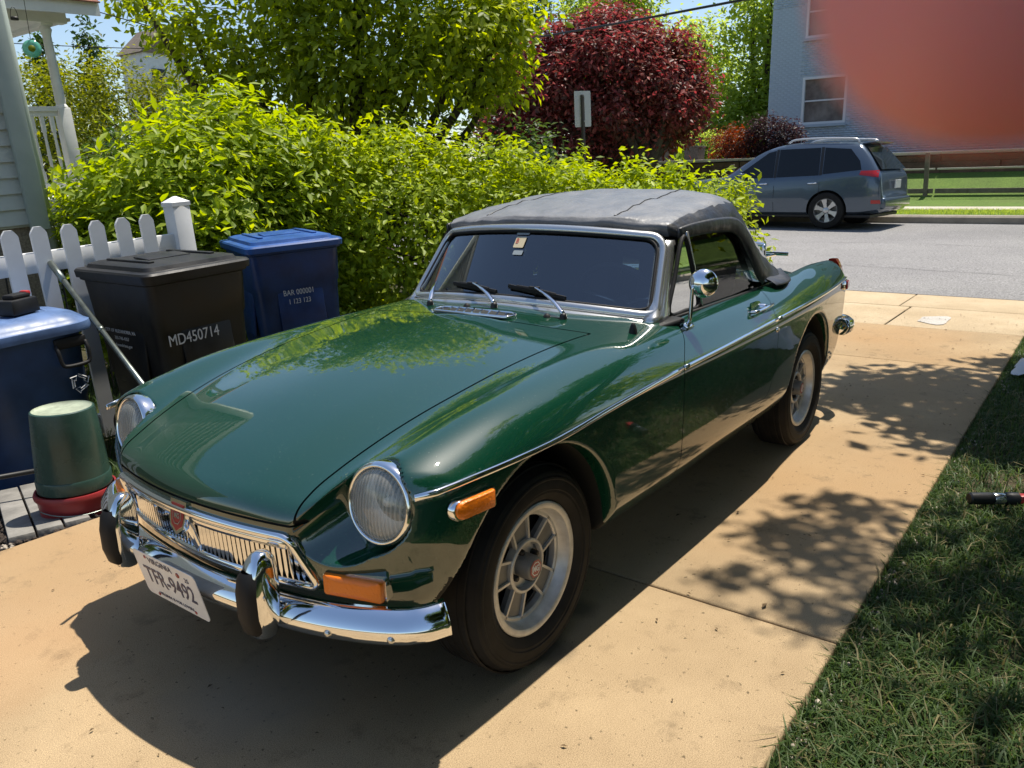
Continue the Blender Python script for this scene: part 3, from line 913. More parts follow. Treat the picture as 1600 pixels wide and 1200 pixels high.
def bm_octring(bm, r0, r1, MM, d=0.0008):
    a = octagon(r0); b = octagon(r1)
    A = [bm.verts.new(MM @ Vector((u, v, d))) for u, v in a]; B = [bm.verts.new(MM @ Vector((u, v, d))) for u, v in b]
    for k in range(8): bm.faces.new((A[k], A[(k + 1) % 8], B[(k + 1) % 8], B[k]))
bm = bmesh.new(); bm_octring(bm, .021, .0185, basis(MB @ Vector((0, .003, .0116)), (0, 1, 0), (-.2, 0, .97)))
from_bm('badge_octagon', bm, M['silver'], gr)
text_mesh('badge_letters', 'MG', .020, M['silver'], gr, basis(MB @ Vector((0, .003, .0122)), (0, 1, 0), (-.2, 0, .97)), sx=.8, bold=.0006)

# ---- front bumper, overriders, number plate
bp_ = thing('front_bumper', None, None); bp_.parent = car
path = [(.455, -.752, .388), (.515, -.705, .380), (.565, -.60, .370), (.605, -.43, .356), (.630, -.22, .346), (.640, 0, .342),
        (.630, .22, .346), (.605, .43, .356), (.565, .60, .370), (.515, .705, .380), (.455, .752, .388)]
bm = bmesh.new()
bm_sweep(bm, catmull(path, 5), [(.036, -.024), (.037, .002), (.032, .008), (.014, .013), (.004, .014), (-.003, .012), (-.024, -.003), (-.038, -.020), (-.041, -.034), (-.036, -.034), (-.026, -.014), (.0, .003), (.030, -.002), (.032, -.024)][::-1],
         up=[Vector((1, 0, 0)) if abs(p[1]) < .7 else Vector((.45, .9 * (1 if p[1] > 0 else -1), 0)) for p in catmull(path, 5)])
from_bm('bumper_blade', bm, M['chrome'], bp_, smooth=True)
for s in (-1, 1):
    bm = bmesh.new()
    rows = []
    for z, x0, x1, w in ((.305, .635, .668, .026), (.315, .628, .688, .031), (.36, .618, .698, .034), (.43, .612, .698, .034), (.475, .612, .690, .032), (.505, .616, .676, .027), (.520, .624, .660, .018), (.524, .634, .648, .008)):
        xm = (x0 + x1) / 2; hx = (x1 - x0) / 2
        rows.append([Vector((xm + hx * (abs(math.cos(a)) ** .55) * (1 if math.cos(a) > 0 else -1), .325 * s + w * (abs(math.sin(a)) ** .55) * (1 if math.sin(a) > 0 else -1), z)) for a in np.linspace(0, 2 * PI, 29)[:-1]])
    R_ = bm_loft(bm, rows, closed_v=True)
    bm.faces.new(R_[-1]); bm.faces.new(R_[0][::-1])
    from_bm('overrider', bm, M['chrome'], bp_, smooth=True)
    bm = bmesh.new()
    rows = []
    for z, x, w in ((.308, .664, .020), (.33, .690, .028), (.37, .700, .031), (.43, .700, .031), (.468, .693, .028), (.486, .684, .019)):
        rows.append([Vector((x + d, .325 * s + u * w, z)) for u, d in ((-1.06, -.012), (-.92, .004), (-.6, .010), (0, .012), (.6, .010), (.92, .004), (1.06, -.012))])
    bm_loft(bm, rows)
    from_bm('overrider_buffer', bm, M['rubber'], bp_, smooth=True)
for (y, z) in ((.50, .345), (.66, .372), (-.50, .345)):
    x = float(np.interp(abs(y), [.43, .60, .715], [.605, .565, .515])) + .016; z = float(np.interp(abs(y), [.43, .60, .715], [.360, .374, .384])) - .022
    bm = bmesh.new()
    bm_lathe(bm, [(.0005, .007), (.006, .006), (.009, .003), (.010, -.006)], 14, 'X', (x, y, z))
    from_bm('bumper_bolt', bm, M['silver'], bp_, smooth=True)
PLATE = [Vector(PL_TL), Vector(PL_TR), Vector(PL_BR), Vector(PL_BL)] if 'PL_TL' in globals() else None
pl_c = Vector((.668, -.070, .325)); pl_x = Vector((0, 1, 0)); pl_y = Vector((.21, 0, .975)).normalized()
MPL = basis(pl_c, pl_x, pl_y)
pl = thing('number_plate', None, None); pl.parent = car
bm = bmesh.new()
bm_prism(bm, rrect(.305, .152, .016), -.001, .001, lambda u, v, d: MPL @ Vector((u, v, d)))
from_bm('plate_panel', bm, M['plate'], pl)
def ptxt(name, s, size, u, v, sx=1.0, m='plate_blue', bold=0.0):
    text_mesh(name, s, size, M[m], pl, MPL @ Matrix.Translation((u, v, .0018)), sx=sx, depth=.0003, bold=bold)
ptxt('plate_state', 'VIRGINIA', .027, -.02, .057, 1.05)
ptxt('plate_number', 'TFR-9492', .078, 0, -.002, .78, bold=.0007)
ptxt('plate_slogan', 'VIRGINIA IS FOR LOVERS', .014, 0, -.058, 1.1)
ptxt('plate_year', '25', .020, .105, .046, 1.1)
bm = bmesh.new()
bm_lathe(bm, [(.0005, .0026), (.008, .0025), (.008, .0)], 16, M=MPL.to_3x3(), o=MPL @ Vector((.066, .052, 0)))
bm_lathe(bm, [(.0005, .0030), (.005, .0025), (.006, .0)], 10, M=MPL.to_3x3(), o=MPL @ Vector((.090, -.064, 0)))
bm_lathe(bm, [(.0005, .0030), (.005, .0025), (.006, .0)], 10, M=MPL.to_3x3(), o=MPL @ Vector((-.090, -.064, 0)))
bm_lathe(bm, [(.0005, .0030), (.005, .0025), (.006, .0)], 10, M=MPL.to_3x3(), o=MPL @ Vector((-.09, .064, 0)))
from_bm('plate_screw', bm, M['badge_red'], pl, smooth=True, kind='stuff')
# front air-dam lip under the grille, dark
bm = bmesh.new()
bm_sweep(bm, [nose_pt(y, .37, -.02) for y in np.linspace(-.56, .56, 21)], [(-.045, -.02), (-.045, .01), (.045, .02), (.045, -.02)], up=(1, 0, 0))
from_bm('front_valance', bm, M['paint'], car, smooth=True)

# ---- indicators and side markers
for s in (-1, 1):
    ind = thing('indicator', None, None); ind.parent = car
    ni = Vector((.95, .27 * s, .08)).normalized()
    MI = basis(nose_pt(.522 * s, .440), Vector((-.27, .95 * s, 0)) * (1 if s > 0 else 1), (0, 0, 1))
    if (MI.to_3x3() @ Vector((0, 0, 1))).dot(ni) < 0: MI = MI @ Matrix.Rotation(PI, 4, 'Y')
    bm = bmesh.new(); bm_prism(bm, rrect(.172, .064, .008), -.03, .010, lambda u, v, d: MI @ Vector((u, v, d)))
    from_bm('indicator_frame', bm, M['chrome'], ind, ang=40)
    bm = bmesh.new()
    R_ = bm_loft(bm, [[MI @ Vector((u * k, v * k, d)) for u, v in rrect(.162, .054, .007)] for k, d in ((1, .004), (1, .014), (.965, .022), (.82, .026), (.4, .028))], closed_v=True)
    bm.faces.new(R_[-1])
    from_bm('indicator_lens', bm, M['amber'], ind, ang=40)
    for rear in (0, 1):
        mk = thing('side_marker', None, None); mk.parent = car
        def mpt(u, v, d):
            if rear:
                x = -2.98 - u; z = .742 + v
            else:
                x = .335 + u; z = .629 + v + .02 * u
            return Vector((x, s * (surf_y(x if not rear else max(x, -3.05), z, D_RAW) + d), z))
        shape = [(.072 - .026 + .026 * math.cos(a), .026 * math.sin(a)) for a in np.linspace(PI / 2, -PI / 2, 9)] + [(-.072, -.026), (-.076, -.022), (-.076, .022), (-.072, .026)]
        if rear: shape = [(u * .55, v * 1.0) for u, v in shape]
        bm = bmesh.new()
        bm_loft(bm, [[mpt(u * f, v * f, d) for u, v in shape] for f, d in ((1, -.004), (1, .008), (.95, .012), (.88, .012), (.87, .008))], closed_v=True)
        from_bm('marker_bezel', bm, M['chrome'], mk, ang=40)
        bm = bmesh.new()
        R_ = bm_loft(bm, [[mpt(u * f, v * f, d) for u, v in shape] for f, d in ((.88, .006), (.86, .016), (.78, .020), (.3, .021))], closed_v=True)
        bm.faces.new(R_[-1])
        from_bm('marker_lens', bm, M['red_lens' if rear else 'amber'], mk, ang=40)
    # bright strip along the crease
    TXs = [-3.02, -2.78, -1.667, -1.112, -.757, -.335, .084, .297, .47]
    TZs = [.772, .770, .754, .741, .732, .713, .690, .690, .682]
    for (xa, xb) in ((.475, -.748), (-.764, -1.668), (-1.684, -3.02)):
        xs = np.linspace(xa, xb, 26)
        P = [Vector((x, s * surf_y(x, float(pchip(TXs, TZs, x)), D_RAW), float(pchip(TXs, TZs, x)))) for x in xs]
        bm = bmesh.new()
        bm_sweep(bm, P, [(-.0085, -.002), (-.0085, .003), (-.004, .008), (.004, .008), (.0085, .003), (.0085, -.002)], up=(0, s, 0))
        from_bm('trim_strip', bm, M['chrome'], car, smooth=True)
    # door handle, lock
    hd = thing('door_handle', None, None); hd.parent = car
    bm = bmesh.new()
    yb = surf_y(-1.57, .815, D_RAW)
    y1, y2 = surf_y(-1.47, .815, D_RAW), surf_y(-1.67, .818, D_RAW)
    bm_tube(bm, catmull([(-1.475, s * (y1 - .006), .812), (-1.478, s * (y1 + .022), .813), (-1.50, s * (y1 + .034), .815), (-1.60, s * (y2 + .036), .818), (-1.675, s * (y2 + .028), .819)], 5), .0085, 10, up=(0, 0, 1), sy=.8)
    bm_lathe(bm, [(.001, .036), (.012, .034), (.015, .025), (.015, -.004)], 18, 'Y' , (-1.60, (y2 - .002) * 1 if s > 0 else 0, .815)) if s > 0 else None
    from_bm('handle_grip', bm, M['chrome'], hd, smooth=True)
    bm = bmesh.new()
    bm_prism(bm, [(u, v) for u, v in rrect(.12, .05, .024)], -.004, .002, lambda u, v, d: Vector((-1.565 + u, s * (yb + d - v * .45), .815 + v)))
    from_bm('handle_plate', bm, M['paint'], hd, ang=40)
    bm = bmesh.new()
    bm_lathe(bm, [(.0005, .006), (.008, .006), (.011, .003), (.011, -.006)], 16, 'Y', (-1.655, surf_y(-1.655, .715), .715)) if s > 0 else bm_lathe(bm, [(.0005, -.006), (.008, -.006), (.011, -.003), (.011, .006)], 16, 'Y', (-1.655, -surf_y(-1.655, .715), .715))
    from_bm('door_lock', bm, M['chrome'], car, smooth=True)
    # tail lamp
    bm = bmesh.new()
    rows = []
    for k in range(9):
        t = k / 8; z = .872 - .20 * t
        x = -3.075 - .075 * min(1, t * 2.2) + .02 * max(0, t - .5)
        w = .038 * math.sin(PI * (.12 + .80 * t)) ** .6
        rows.append([Vector((x + .035 - d, s * (.592 + u * w), z)) for u, d in ((-1, 0), (-.9, .04), (-.4, .055), (.4, .055), (.95, .04), (1.05, -.01))])
    bm_loft(bm, rows)
    from_bm('tail_lamp', bm, M['red_lens'], car, smooth=True)
# rear bumper
rb = thing('rear_bumper', None, None); rb.parent = car
path = [(-2.98, -.705, .50), (-3.10, -.70, .498), (-3.20, -.60, .495), (-3.225, -.3, .495), (-3.23, 0, .495), (-3.225, .3, .495), (-3.20, .60, .495), (-3.10, .70, .498), (-2.98, .705, .50)]
cp = catmull(path, 5)
bm = bmesh.new()
bm_sweep(bm, cp, [(-.045, -.03), (-.045, -.004), (-.03, .016), (0, .024), (.03, .016), (.045, -.004), (.045, -.03), (.038, -.03), (.0, .012), (-.038, -.03)], up=[Vector((-1, 0, 0)) if abs(p[1]) < .62 else Vector((-.4, .9 * (1 if p[1] > 0 else -1), 0)) for p in cp])
from_bm('rear_bumper_blade', bm, M['chrome'], rb, smooth=True)

# ---- wheels
def wheel_mesh(root):
    # axis along +Y (outside); face plane of rim lip at y = 0
    bm = bmesh.new()
    prof = [(.190, -.165), (.205, -.172), (.245, -.176), (.278, -.168), (.292, -.150), (.2975, -.118), (.2985, -.080), (.2975, -.040), (.292, -.008), (.284, .004), (.281, .009), (.276, .013), (.270, .0145), (.267, .0185), (.262, .0195), (.258, .0175), (.246, .020), (.232, .0195), (.229, .0165), (.222, .016), (.205, .006), (.195, -.004), (.188, -.012), (.180, -.03), (.180, -.15)]
    n = 84
    rings = bm_lathe(bm, prof, n, 'Y', closed=True)
    for i in (4, 8, 9):                                  # shoulder blocks of the tread
        for k in range(n):
            if k % 2:
                v = rings[i][k]; sc = .982 if i != 9 else .988
                v.co.x *= sc; v.co.z *= sc
    from_bm('tyre', bm, M['tyre'], root, ang=22)
    bm = bmesh.new()                                    # tread grooves as raised ribs
    for (y0, y1) in ((-.146, -.128), (-.121, -.094), (-.088, -.070), (-.064, -.037), (-.030, -.012)):
        R_ = bm_lathe(bm, [(.2955, y0), (.3005, y0 + .002), (.3005, y1 - .002), (.2955, y1)], 96, 'Y')
    from_bm('tread_rib', bm, M['tyre'], root, kind='stuff')
    bm = bmesh.new()
    bm_lathe(bm, [(.186, -.020), (.194, -.006), (.194, .001), (.190, .004), (.180, .004), (.174, .0), (.172, -.006), (.165, -.026), (.160, -.032), (.152, -.032), (.148, -.036), (.148, -.055), (.17, -.075), (.18, -.15)], 72, 'Y')
    from_bm('rim', bm, M['alloy'], root, ang=35)
    for k in range(5):
        a = 2 * PI * k / 5 + .30
        def pt(r, t, d): return Vector((r * math.sin(a) + t * math.cos(a), d, r * math.cos(a) - t * math.sin(a)))
        bm = bmesh.new()
        bm_prism(bm, [(.066, -.030), (.066, .030), (.152, .040), (.155, .02), (.156, 0), (.155, -.02), (.152, -.040)], -.082, -.060, lambda u, v, d: pt(u, v, d))
        o = from_bm('spoke', bm, M['alloy_dark'], root)
        bm = bmesh.new()
        for s in (-1, 1):
            bm_prism(bm, [(.070, s * .026), (.070, s * .033), (.154, s * .044), (.154, s * .036)], -.064, -.052, lambda u, v, d: pt(u, v, d))
        o2 = from_bm('spoke_edge', bm, M['alloy'], root, kind='stuff')
    bm = bmesh.new()
    bm_lathe(bm, [(.165, -.096), (.0005, -.094)], 40, 'Y')
    from_bm('brake_disc', bm, M['black'], root)
    bm = bmesh.new()
    bm_lathe(bm, [(.080, -.075), (.080, -.050), (.077, -.047), (.071, -.047), (.069, -.050), (.067, -.068), (.0005, -.068)], 48, 'Y')
    from_bm('hub_ring', bm, M['alloy'], root, ang=35)
    bm = bmesh.new()
    bm_lathe(bm, [(.037, -.066), (.036, -.016), (.0335, -.010), (.029, -.0075), (.0275, -.0085), (.0005, -.0085)], 36, 'Y')
    from_bm('hub_cap', bm, M['alloy_dark'], root, ang=35)
    for k in range(4):
        a = PI / 2 * k + .5
        bm = bmesh.new()
        bm_lathe(bm, [(.011, -.070), (.010, -.050), (.006, -.046), (.0005, -.046)], 6, 'Y', (.052 * math.sin(a), 0, .052 * math.cos(a)))
        from_bm('lug_nut', bm, M['black'], root)
    Me = basis((0, -.0080, 0), (-1, 0, 0), (0, 0, 1))
    bm = bmesh.new()
    bm_prism(bm, [(u, v / 1.15) for u, v in octagon(.027)], -.001, .0006, lambda u, v, d: Me @ Vector((u, v, d)))
    from_bm('hub_emblem', bm, M['badge_red'], root)
    bm = bmesh.new()
    M8 = Me @ Matrix.Diagonal((1, 1 / 1.15, 1, 1))
    bm_octring(bm, .0215, .0185, M8, .0014)
    from_bm('emblem_octagon', bm, M['plate'], root)
    SHIFT = [o for o in root.children if o.name.split('.')[0] in ('spoke', 'spoke_edge', 'hub_ring', 'hub_cap', 'lug_nut', 'hub_emblem', 'emblem_octagon', 'brake_disc')]
    for o in SHIFT: o.data.transform(Matrix.Translation((0, .008 if o.name.split('.')[0] in ('hub_cap', 'hub_emblem', 'emblem_octagon') else .020, 0)))
    Me = Matrix.Translation((0, .008, 0)) @ Me
    text_mesh('emblem_letters', 'MG', .024, M['plate'], root, Me @ Matrix.Translation((0, 0, .0012)), sx=.85, bold=.0006)
whl = thing('wheel', None, None); whl.parent = car
wheel_mesh(whl)
whl.location = (0, .672, .298)
def copy_parts(src, parent):
    for ch in list(src.children):
        c = ch.copy(); COL.objects.link(c); c.parent = parent
        copy_parts(ch, c)
for (x, y, rz, ry) in ((-2.311, .688, 0, 1.1), (0, -.672, PI, .4), (-2.311, -.688, PI, 2.0)):
    w2 = whl.copy(); COL.objects.link(w2); w2.parent = car
    copy_parts(whl, w2)
    w2.location = (x, y, .298); w2.rotation_euler = (0, ry, rz)
whl.rotation_euler = (0, -.12, 0)

# ---- windscreen
def ws_x(y, t): return (-.755 - .13 * (abs(y) / .59) ** 2.2) * (1 - t) + (-.955 - .115 * (abs(y) / .53) ** 2.2) * t
def ws_z(y, t): return (.908 - .040 * (abs(y) / .59) ** 2) * (1 - t) + (1.168 - .032 * (abs(y) / .53) ** 2) * t
def ws_pt(u, t, off=0.0):
    y = u * (.592 * (1 - t) + .532 * t)
    return Vector((ws_x(y, t) + off * .8, y, ws_z(y, t) + off * .6))
wsr = thing('windscreen', None, None); wsr.parent = car
bm = bmesh.new()
bm_loft(bm, [[ws_pt(u, t) for u in np.linspace(-.985, .985, 29)] for t in np.linspace(0.02, .985, 9)])
from_bm('windscreen_glass', bm, M['glass'], wsr, smooth=True)
outl = [(u, 0.03) for u in np.linspace(-.80, .80, 17)]
def arcpts(cx, cy, rx, ry, a0, a1, n): return [(cx + rx * math.cos(a), cy + ry * math.sin(a)) for a in np.linspace(a0, a1, n)]
outl = [(u, .01) for u in np.linspace(-.86, .86, 21)] + arcpts(.90, .10, .09, .09, -PI / 2, 0, 5) + [(.99, t) for t in np.linspace(.2, .72, 6)] + arcpts(.90, .80, .09, .20, 0, PI / 2, 6) + [(u, 1.0) for u in np.linspace(.84, -.84, 21)] + arcpts(-.90, .80, .09, .20, PI / 2, PI, 6) + [(-.99, t) for t in np.linspace(.72, .2, 6)] + arcpts(-.90, .10, .09, .09, PI, 1.5 * PI, 5)
P = [ws_pt(u, t, .004) for u, t in outl]
bm = bmesh.new()
bm_sweep(bm, P, [(-.016, -.012), (-.016, .006), (-.008, .013), (.006, .013), (.016, .006), (.016, -.012)], up=(.79, 0, .61), closed=True)
from_bm('windscreen_frame', bm, M['silver'], wsr, smooth=True)
bm = bmesh.new()
P2 = [ws_pt(u * .965, .5 + (t - .5) * .90, .007) for u, t in outl]
bm_tube(bm, P2, .0065, 6, closed=True)
from_bm('windscreen_seal', bm, M['rubber'], wsr, smooth=True)
for s in (-1, 1):                                       # broad corner posts
    bm = bmesh.new()
    rows = []
    for t in np.linspace(-.06, .97, 12):
        c = ws_pt(s * .995, t)
        wd = .030 + .030 * max(0, .25 - t) * 3
        rows.append([c + Vector((a * wd - .5 * wd + (.02 if t < 0 else 0), s * b, 0)) for a, b in ((1.3, -.030), (1.0, .008), (.35, .022), (-.5, .024), (-.9, .010), (-.9, -.012), (.6, -.034))])
    R_ = bm_loft(bm, rows, closed_v=True)
    bm.faces.new(R_[0][::-1]); bm.faces.new(R_[-1])
    from_bm('windscreen_post', bm, M['silver'], wsr, smooth=True)
    bm = bmesh.new()
    b0 = ws_pt(s * 1.0, -.05)
    bm_box(bm, b0 + Vector((-.01, s * .006, -.006)), (.17, .085, .022), Matrix.Rotation(-s * .35, 3, 'Z') @ Matrix.Rotation(.12, 3, 'Y'), bevel=.010)
    from_bm('post_base_seal', bm, M['rubber'], wsr, smooth=True)
# bright band between glass and scuttle
bm = bmesh.new()
P = [Vector((ws_x(y, 0) + .040, y, ws_z(y, 0) - .030)) for y in np.linspace(-.60, .60, 31)]
bm_sweep(bm, P, [(-.030, -.014), (-.030, .010), (-.018, .016), (-.002, .010), (.006, .014), (.022, .004), (.030, -.012)], up=(.62, 0, .78))
from_bm('windscreen_base_trim', bm, M['silver'], wsr, smooth=True)
bm = bmesh.new()
MS = basis(ws_pt(-.055, .80, .003), ws_pt(.0, .80) - ws_pt(-.12, .80), ws_pt(-.055, .9) - ws_pt(-.055, .7))
bm_prism(bm, rrect(.050, .050, .004), 0, .001, lambda u, v, d: MS @ Vector((u, v, d)))
from_bm('inspection_sticker', bm, M['sticker'], wsr)
text_mesh('sticker_letter', 'B', .034, M['sticker_red'], wsr, MS @ Matrix.Translation((-.013, .004, .0018)), sx=.8, depth=.0002)
bm = bmesh.new()
bm_prism(bm, rrect(.062, .040, .004, cy=.055), 0, .001, lambda u, v, d: MS @ Vector((u, v, d)))
bm_prism(bm, rrect(.046, .020, .003, cy=-.048, cx=.01), 0, .001, lambda u, v, d: MS @ Vector((u, v, d)))
from_bm('clear_sticker', bm, M['sticker_grey'], wsr, kind='stuff')
# scuttle vent
vt = thing('scuttle_vent', None, None); vt.parent = car
zc = lambda x, y: surf_z(x, y)
bm = bmesh.new()
ring = rrect(.066, .36, .030, 6)
P = [Vector((-.574 + u, v, zc(-.574 + u, v) + .006)) for u, v in ring]
bm_sweep(bm, P, [(-.0055, -.004), (-.0055, .004), (.0, .0065), (.0055, .004), (.0055, -.004)], closed=True)
from_bm('vent_frame', bm, M['chrome'], vt, smooth=True)
bm = bmesh.new()
rws = []
for v in np.linspace(-.177, .177, 19):
    hw = .0325 * min(1.0, math.sqrt(max(.05, 1 - max(0, abs(v) - .150) ** 2 / .030 ** 2)))
    rws.append([Vector((-.574 + hw * q, v, zc(-.574 + hw * q, v) + .0042)) for q in (-1, -.33, .33, 1)])
bm_loft(bm, rws)
from_bm('vent_opening', bm, M['shut'], vt)
for k in range(9):
    y = -.15 + .0375 * k
    bm = bmesh.new()
    bm_sweep(bm, [Vector((-.574 + d, y + d * .55, zc(-.574 + d, y) + .0065)) for d in (-.030, 0, .030)], [(-.003, -.002), (-.003, .003), (.003, .003), (.003, -.002)])
    from_bm('slat', bm, M['chrome'], vt)
# wipers
for (y0, dy, hi) in ((-.30, -.10, .52), (.025, -.19, .60), (.335, -.20, .60)):
    wp = thing('wiper', None, None); wp.parent = car
    x0 = -.665; z0 = surf_z(x0, y0)
    tip = ws_pt((y0 + dy) / .575, .17, .030)
    bm = bmesh.new()
    bm_lathe(bm, [(.014, -.004), (.013, .012), (.009, .020), (.0005, .021)], 14, 'Z', (x0, y0, z0))
    from_bm('wiper_pivot', bm, M['black'], wp, smooth=True)
    bm = bmesh.new()
    a = Vector((x0, y0, z0 + .018)); b = a.lerp(tip, .30) + Vector((0, 0, .012))
    bm_tube(bm, catmull([a, b, a.lerp(tip, .65) + Vector((.0, 0, .010)), tip], 5), [.0095] * 6 + [.008] * 4 + [.006] * 6, 8, up=(0, 0, 1), sy=.6)
    from_bm('wiper_arm', bm, M['chrome'], wp, smooth=True)
    if dy > -.15: continue
    bm = bmesh.new()
    c = (y0 + dy) / .575
    bm_tube(bm, [ws_pt(c + q, .135 + .045 * (-q / .22), .012) for q in np.linspace(-.22, .22, 9)], .006, 6, sy=1.6)
    bm_tube(bm, [ws_pt(c + q, .150 + .045 * (-q / .22), .024 - .008 * abs(q) / .15) for q in np.linspace(-.15, .15, 7)], .006, 6)
    bm_box(bm, ws_pt(c, .155, .028), (.016, .045, .014), bevel=.003)
    from_bm('wiper_blade', bm, M['rubber'], wp, kind='stuff')
for (x, y, h) in ((-.655, .272, .012), (-.655, -.10, .012), (-.675, .607, .034)):
    bm = bmesh.new()
    z = surf_z(x, y)
    bm_lathe(bm, [(.015, -.003), (.013, h * .4), (.008, h * .8), (.0055, h), (.0005, h + .001)], 14, 'Z', (x, y, z))
    from_bm('washer_jet', bm, M['rubber'], car, smooth=True)
# bonnet release bolt heads near the right lamp
# ---- soft top
ROWS = [((-1.035, 1.160), (-1.085, .50, 1.142), (-1.115, .560, 1.128)),
        ((-1.015, 1.182), (-1.065, .50, 1.166), (-1.110, .568, 1.140)),
        ((-1.020, 1.205), (-1.072, .495, 1.188), (-1.125, .572, 1.146)),
        ((-1.060, 1.224), (-1.120, .49, 1.206), (-1.17, .575, 1.150)),
        ((-1.30, 1.272), (-1.34, .485, 1.240), (-1.34, .58, 1.152)),
        ((-1.56, 1.300), (-1.57, .475, 1.268), (-1.55, .585, 1.148)),
        ((-1.70, 1.300), (-1.69, .475, 1.262), (-1.645, .59, 1.105)),
        ((-1.78, 1.268), (-1.765, .480, 1.228), (-1.71, .60, 1.035)),
        ((-1.95, 1.135), (-1.92, .495, 1.105), (-1.80, .61, .945)),
        ((-2.12, 1.00), (-2.08, .515, .985), (-1.92, .62, .888)),
        ((-2.24, .920), (-2.20, .53, .905), (-2.06, .622, .874)),
        ((-2.28, .895), (-2.24, .54, .885), (-2.13, .622, .868))]
rows = []
for (c, s_, b) in ROWS:
    half = catmull([(c[0], 0, c[1]), (c[0] + (s_[0] - c[0]) * .28, s_[1] * .55, c[1] - (c[1] - s_[2]) * .30), s_, (s_[0] * .55 + b[0] * .45, s_[1] * .30 + b[1] * .70, s_[2] * .60 + b[2] * .40), b], 6)
    rows.append([Vector((p.x, -p.y, p.z)) for p in half[:0:-1]] + half)
fine = []
cols = list(zip(*rows))
cols = [catmull(list(cc), 5) for cc in cols]
rows = list(zip(*cols))
rg = random.Random(3)
bm = bmesh.new()
out = []
for i, r in enumerate(rows):
    q = []
    for j, p in enumerate(r):
        w = .0035 * math.sin(p.x * 31 + p.y * 9) * math.sin(p.y * 23 + p.x * 11) + .0022 * math.sin(p.x * 71 + p.y * 40) + .0012 * rg.uniform(-1, 1)
        edge = abs(p.y) / .6
        sag = -.010 * max(0, math.sin((p.x + 1.06) * 2 * PI / .52)) * (1 - edge ** 2) if -1.62 < p.x < -1.06 else 0
        q.append(p + Vector((0, 0, w + sag)) + Vector((0, (1 if p.y > 0 else -1) * .006 * math.sin(p.z * 60 + p.x * 25) * max(0, edge - .85) * 5, 0)))
    out.append(q)
bm_loft(bm, out)
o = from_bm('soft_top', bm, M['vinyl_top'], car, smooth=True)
o.data.materials.append(M['vinyl'])                     # side panels below the cant-rail seam, blackened: shade put into the colour
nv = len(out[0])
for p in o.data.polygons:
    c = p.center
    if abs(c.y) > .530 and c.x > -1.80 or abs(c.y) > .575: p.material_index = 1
md = o.modifiers.new('solid', 'SOLIDIFY'); md.thickness = .007; md.offset = -1
for y in (-.30, .30):                                   # stitched seams
    bm = bmesh.new()
    P = []
    for i in range(14, len(out)):
        r = out[i]; k = min(range(len(r)), key=lambda k: abs(r[k].y - y)); P.append(r[k] + Vector((0, 0, .001)))
    bm_tube(bm, P, .0028, 5)
    from_bm('top_seam', bm, M['vinyl'], car, smooth=True)
for s in (-1, 1):                                       # drip flap over the door glass, rear skirt pad
    bm = bmesh.new()
    P = [(-1.09, .566 * s, 1.150), (-1.2, .580 * s, 1.160), (-1.4, .590 * s, 1.163), (-1.56, .596 * s, 1.150), (-1.655, .602 * s, 1.10), (-1.725, .612 * s, 1.03), (-1.80, .620 * s, .95), (-1.86, .624 * s, .91)]
    bm_tube(bm, catmull(P, 5), [.016 + .014 * min(1, k / 30) for k in range(36)], 8, up=(0, 0, 1), sx=.35, sy=1.4)
    from_bm('top_flap', bm, M['vinyl'], car, smooth=True)
    bm = bmesh.new()
    rws = []
    for t in np.linspace(0, 1, 10):
        x = -1.90 - .33 * t; y = .632 - .05 * t ** 2; z = surf_z(max(x, -2.27), .60) + .006
        w = .055 * math.sin(PI * (.12 + .86 * t)) ** .5
        rws.append([Vector((x + a * .02, s * (y - w + 2 * w * u), z + h)) for u, h, a in ((0, .03, 0), (.2, .028, 0), (.6, .018, 0), (.95, .004, 0), (1.0, -.004, 0), (.9, -.008, 0))])
    bm_loft(bm, rws)
    from_bm('rear_skirt', bm, M['vinyl'], car, smooth=True)
    # door glass, quarter light
    def wp_(x, z, off=0): return Vector((x, s * (.600 - (z - .86) * .10 + off), z))
    poly = [(-1.235, .845), (-1.80, .845), (-1.79, .90), (-1.70, 1.02), (-1.62, 1.10), (-1.54, 1.145), (-1.14, 1.16)]
    bm = bmesh.new()
    bm.faces.new([bm.verts.new(wp_(x, z)) for x, z in poly])
    from_bm('door_glass', bm, M['side_glass'], car)
    q = [(-.915, .865), (-1.225, .85), (-1.135, 1.15), (-1.075, 1.135)]
    ql = thing('quarter_light', None, None); ql.parent = car
    bm = bmesh.new()
    bm.faces.new([bm.verts.new(wp_(x, z, .003)) for x, z in q])
    from_bm('quarter_glass', bm, M['side_glass'], ql)
    bm = bmesh.new()
    bm_tube(bm, [wp_(x, z, .004) for x, z in ((-1.237, .845), (-1.187, 1.0), (-1.136, 1.155))], .009, 8)
    from_bm('quarter_bar', bm, M['silver'], ql, smooth=True)
    bm = bmesh.new()
    bm_tube(bm, catmull([wp_(x, z, .004) for x, z in ((-.955, .878), (-1.10, .868), (-1.205, .872), (-1.19, .96), (-1.135, 1.125), (-1.09, 1.12), (-1.02, 1.0))], 4, closed=True), .008, 6, closed=True)
    from_bm('quarter_seal', bm, M['rubber'], ql, smooth=True)
    bm = bmesh.new()
    bm_tube(bm, [Vector((x, s * (.612), z)) for x, z in ((-.98, .858), (-1.3, .856), (-1.6, .856), (-1.79, .862))], .008, 6)
    from_bm('door_top_seal', bm, M['rubber'], car, smooth=True)
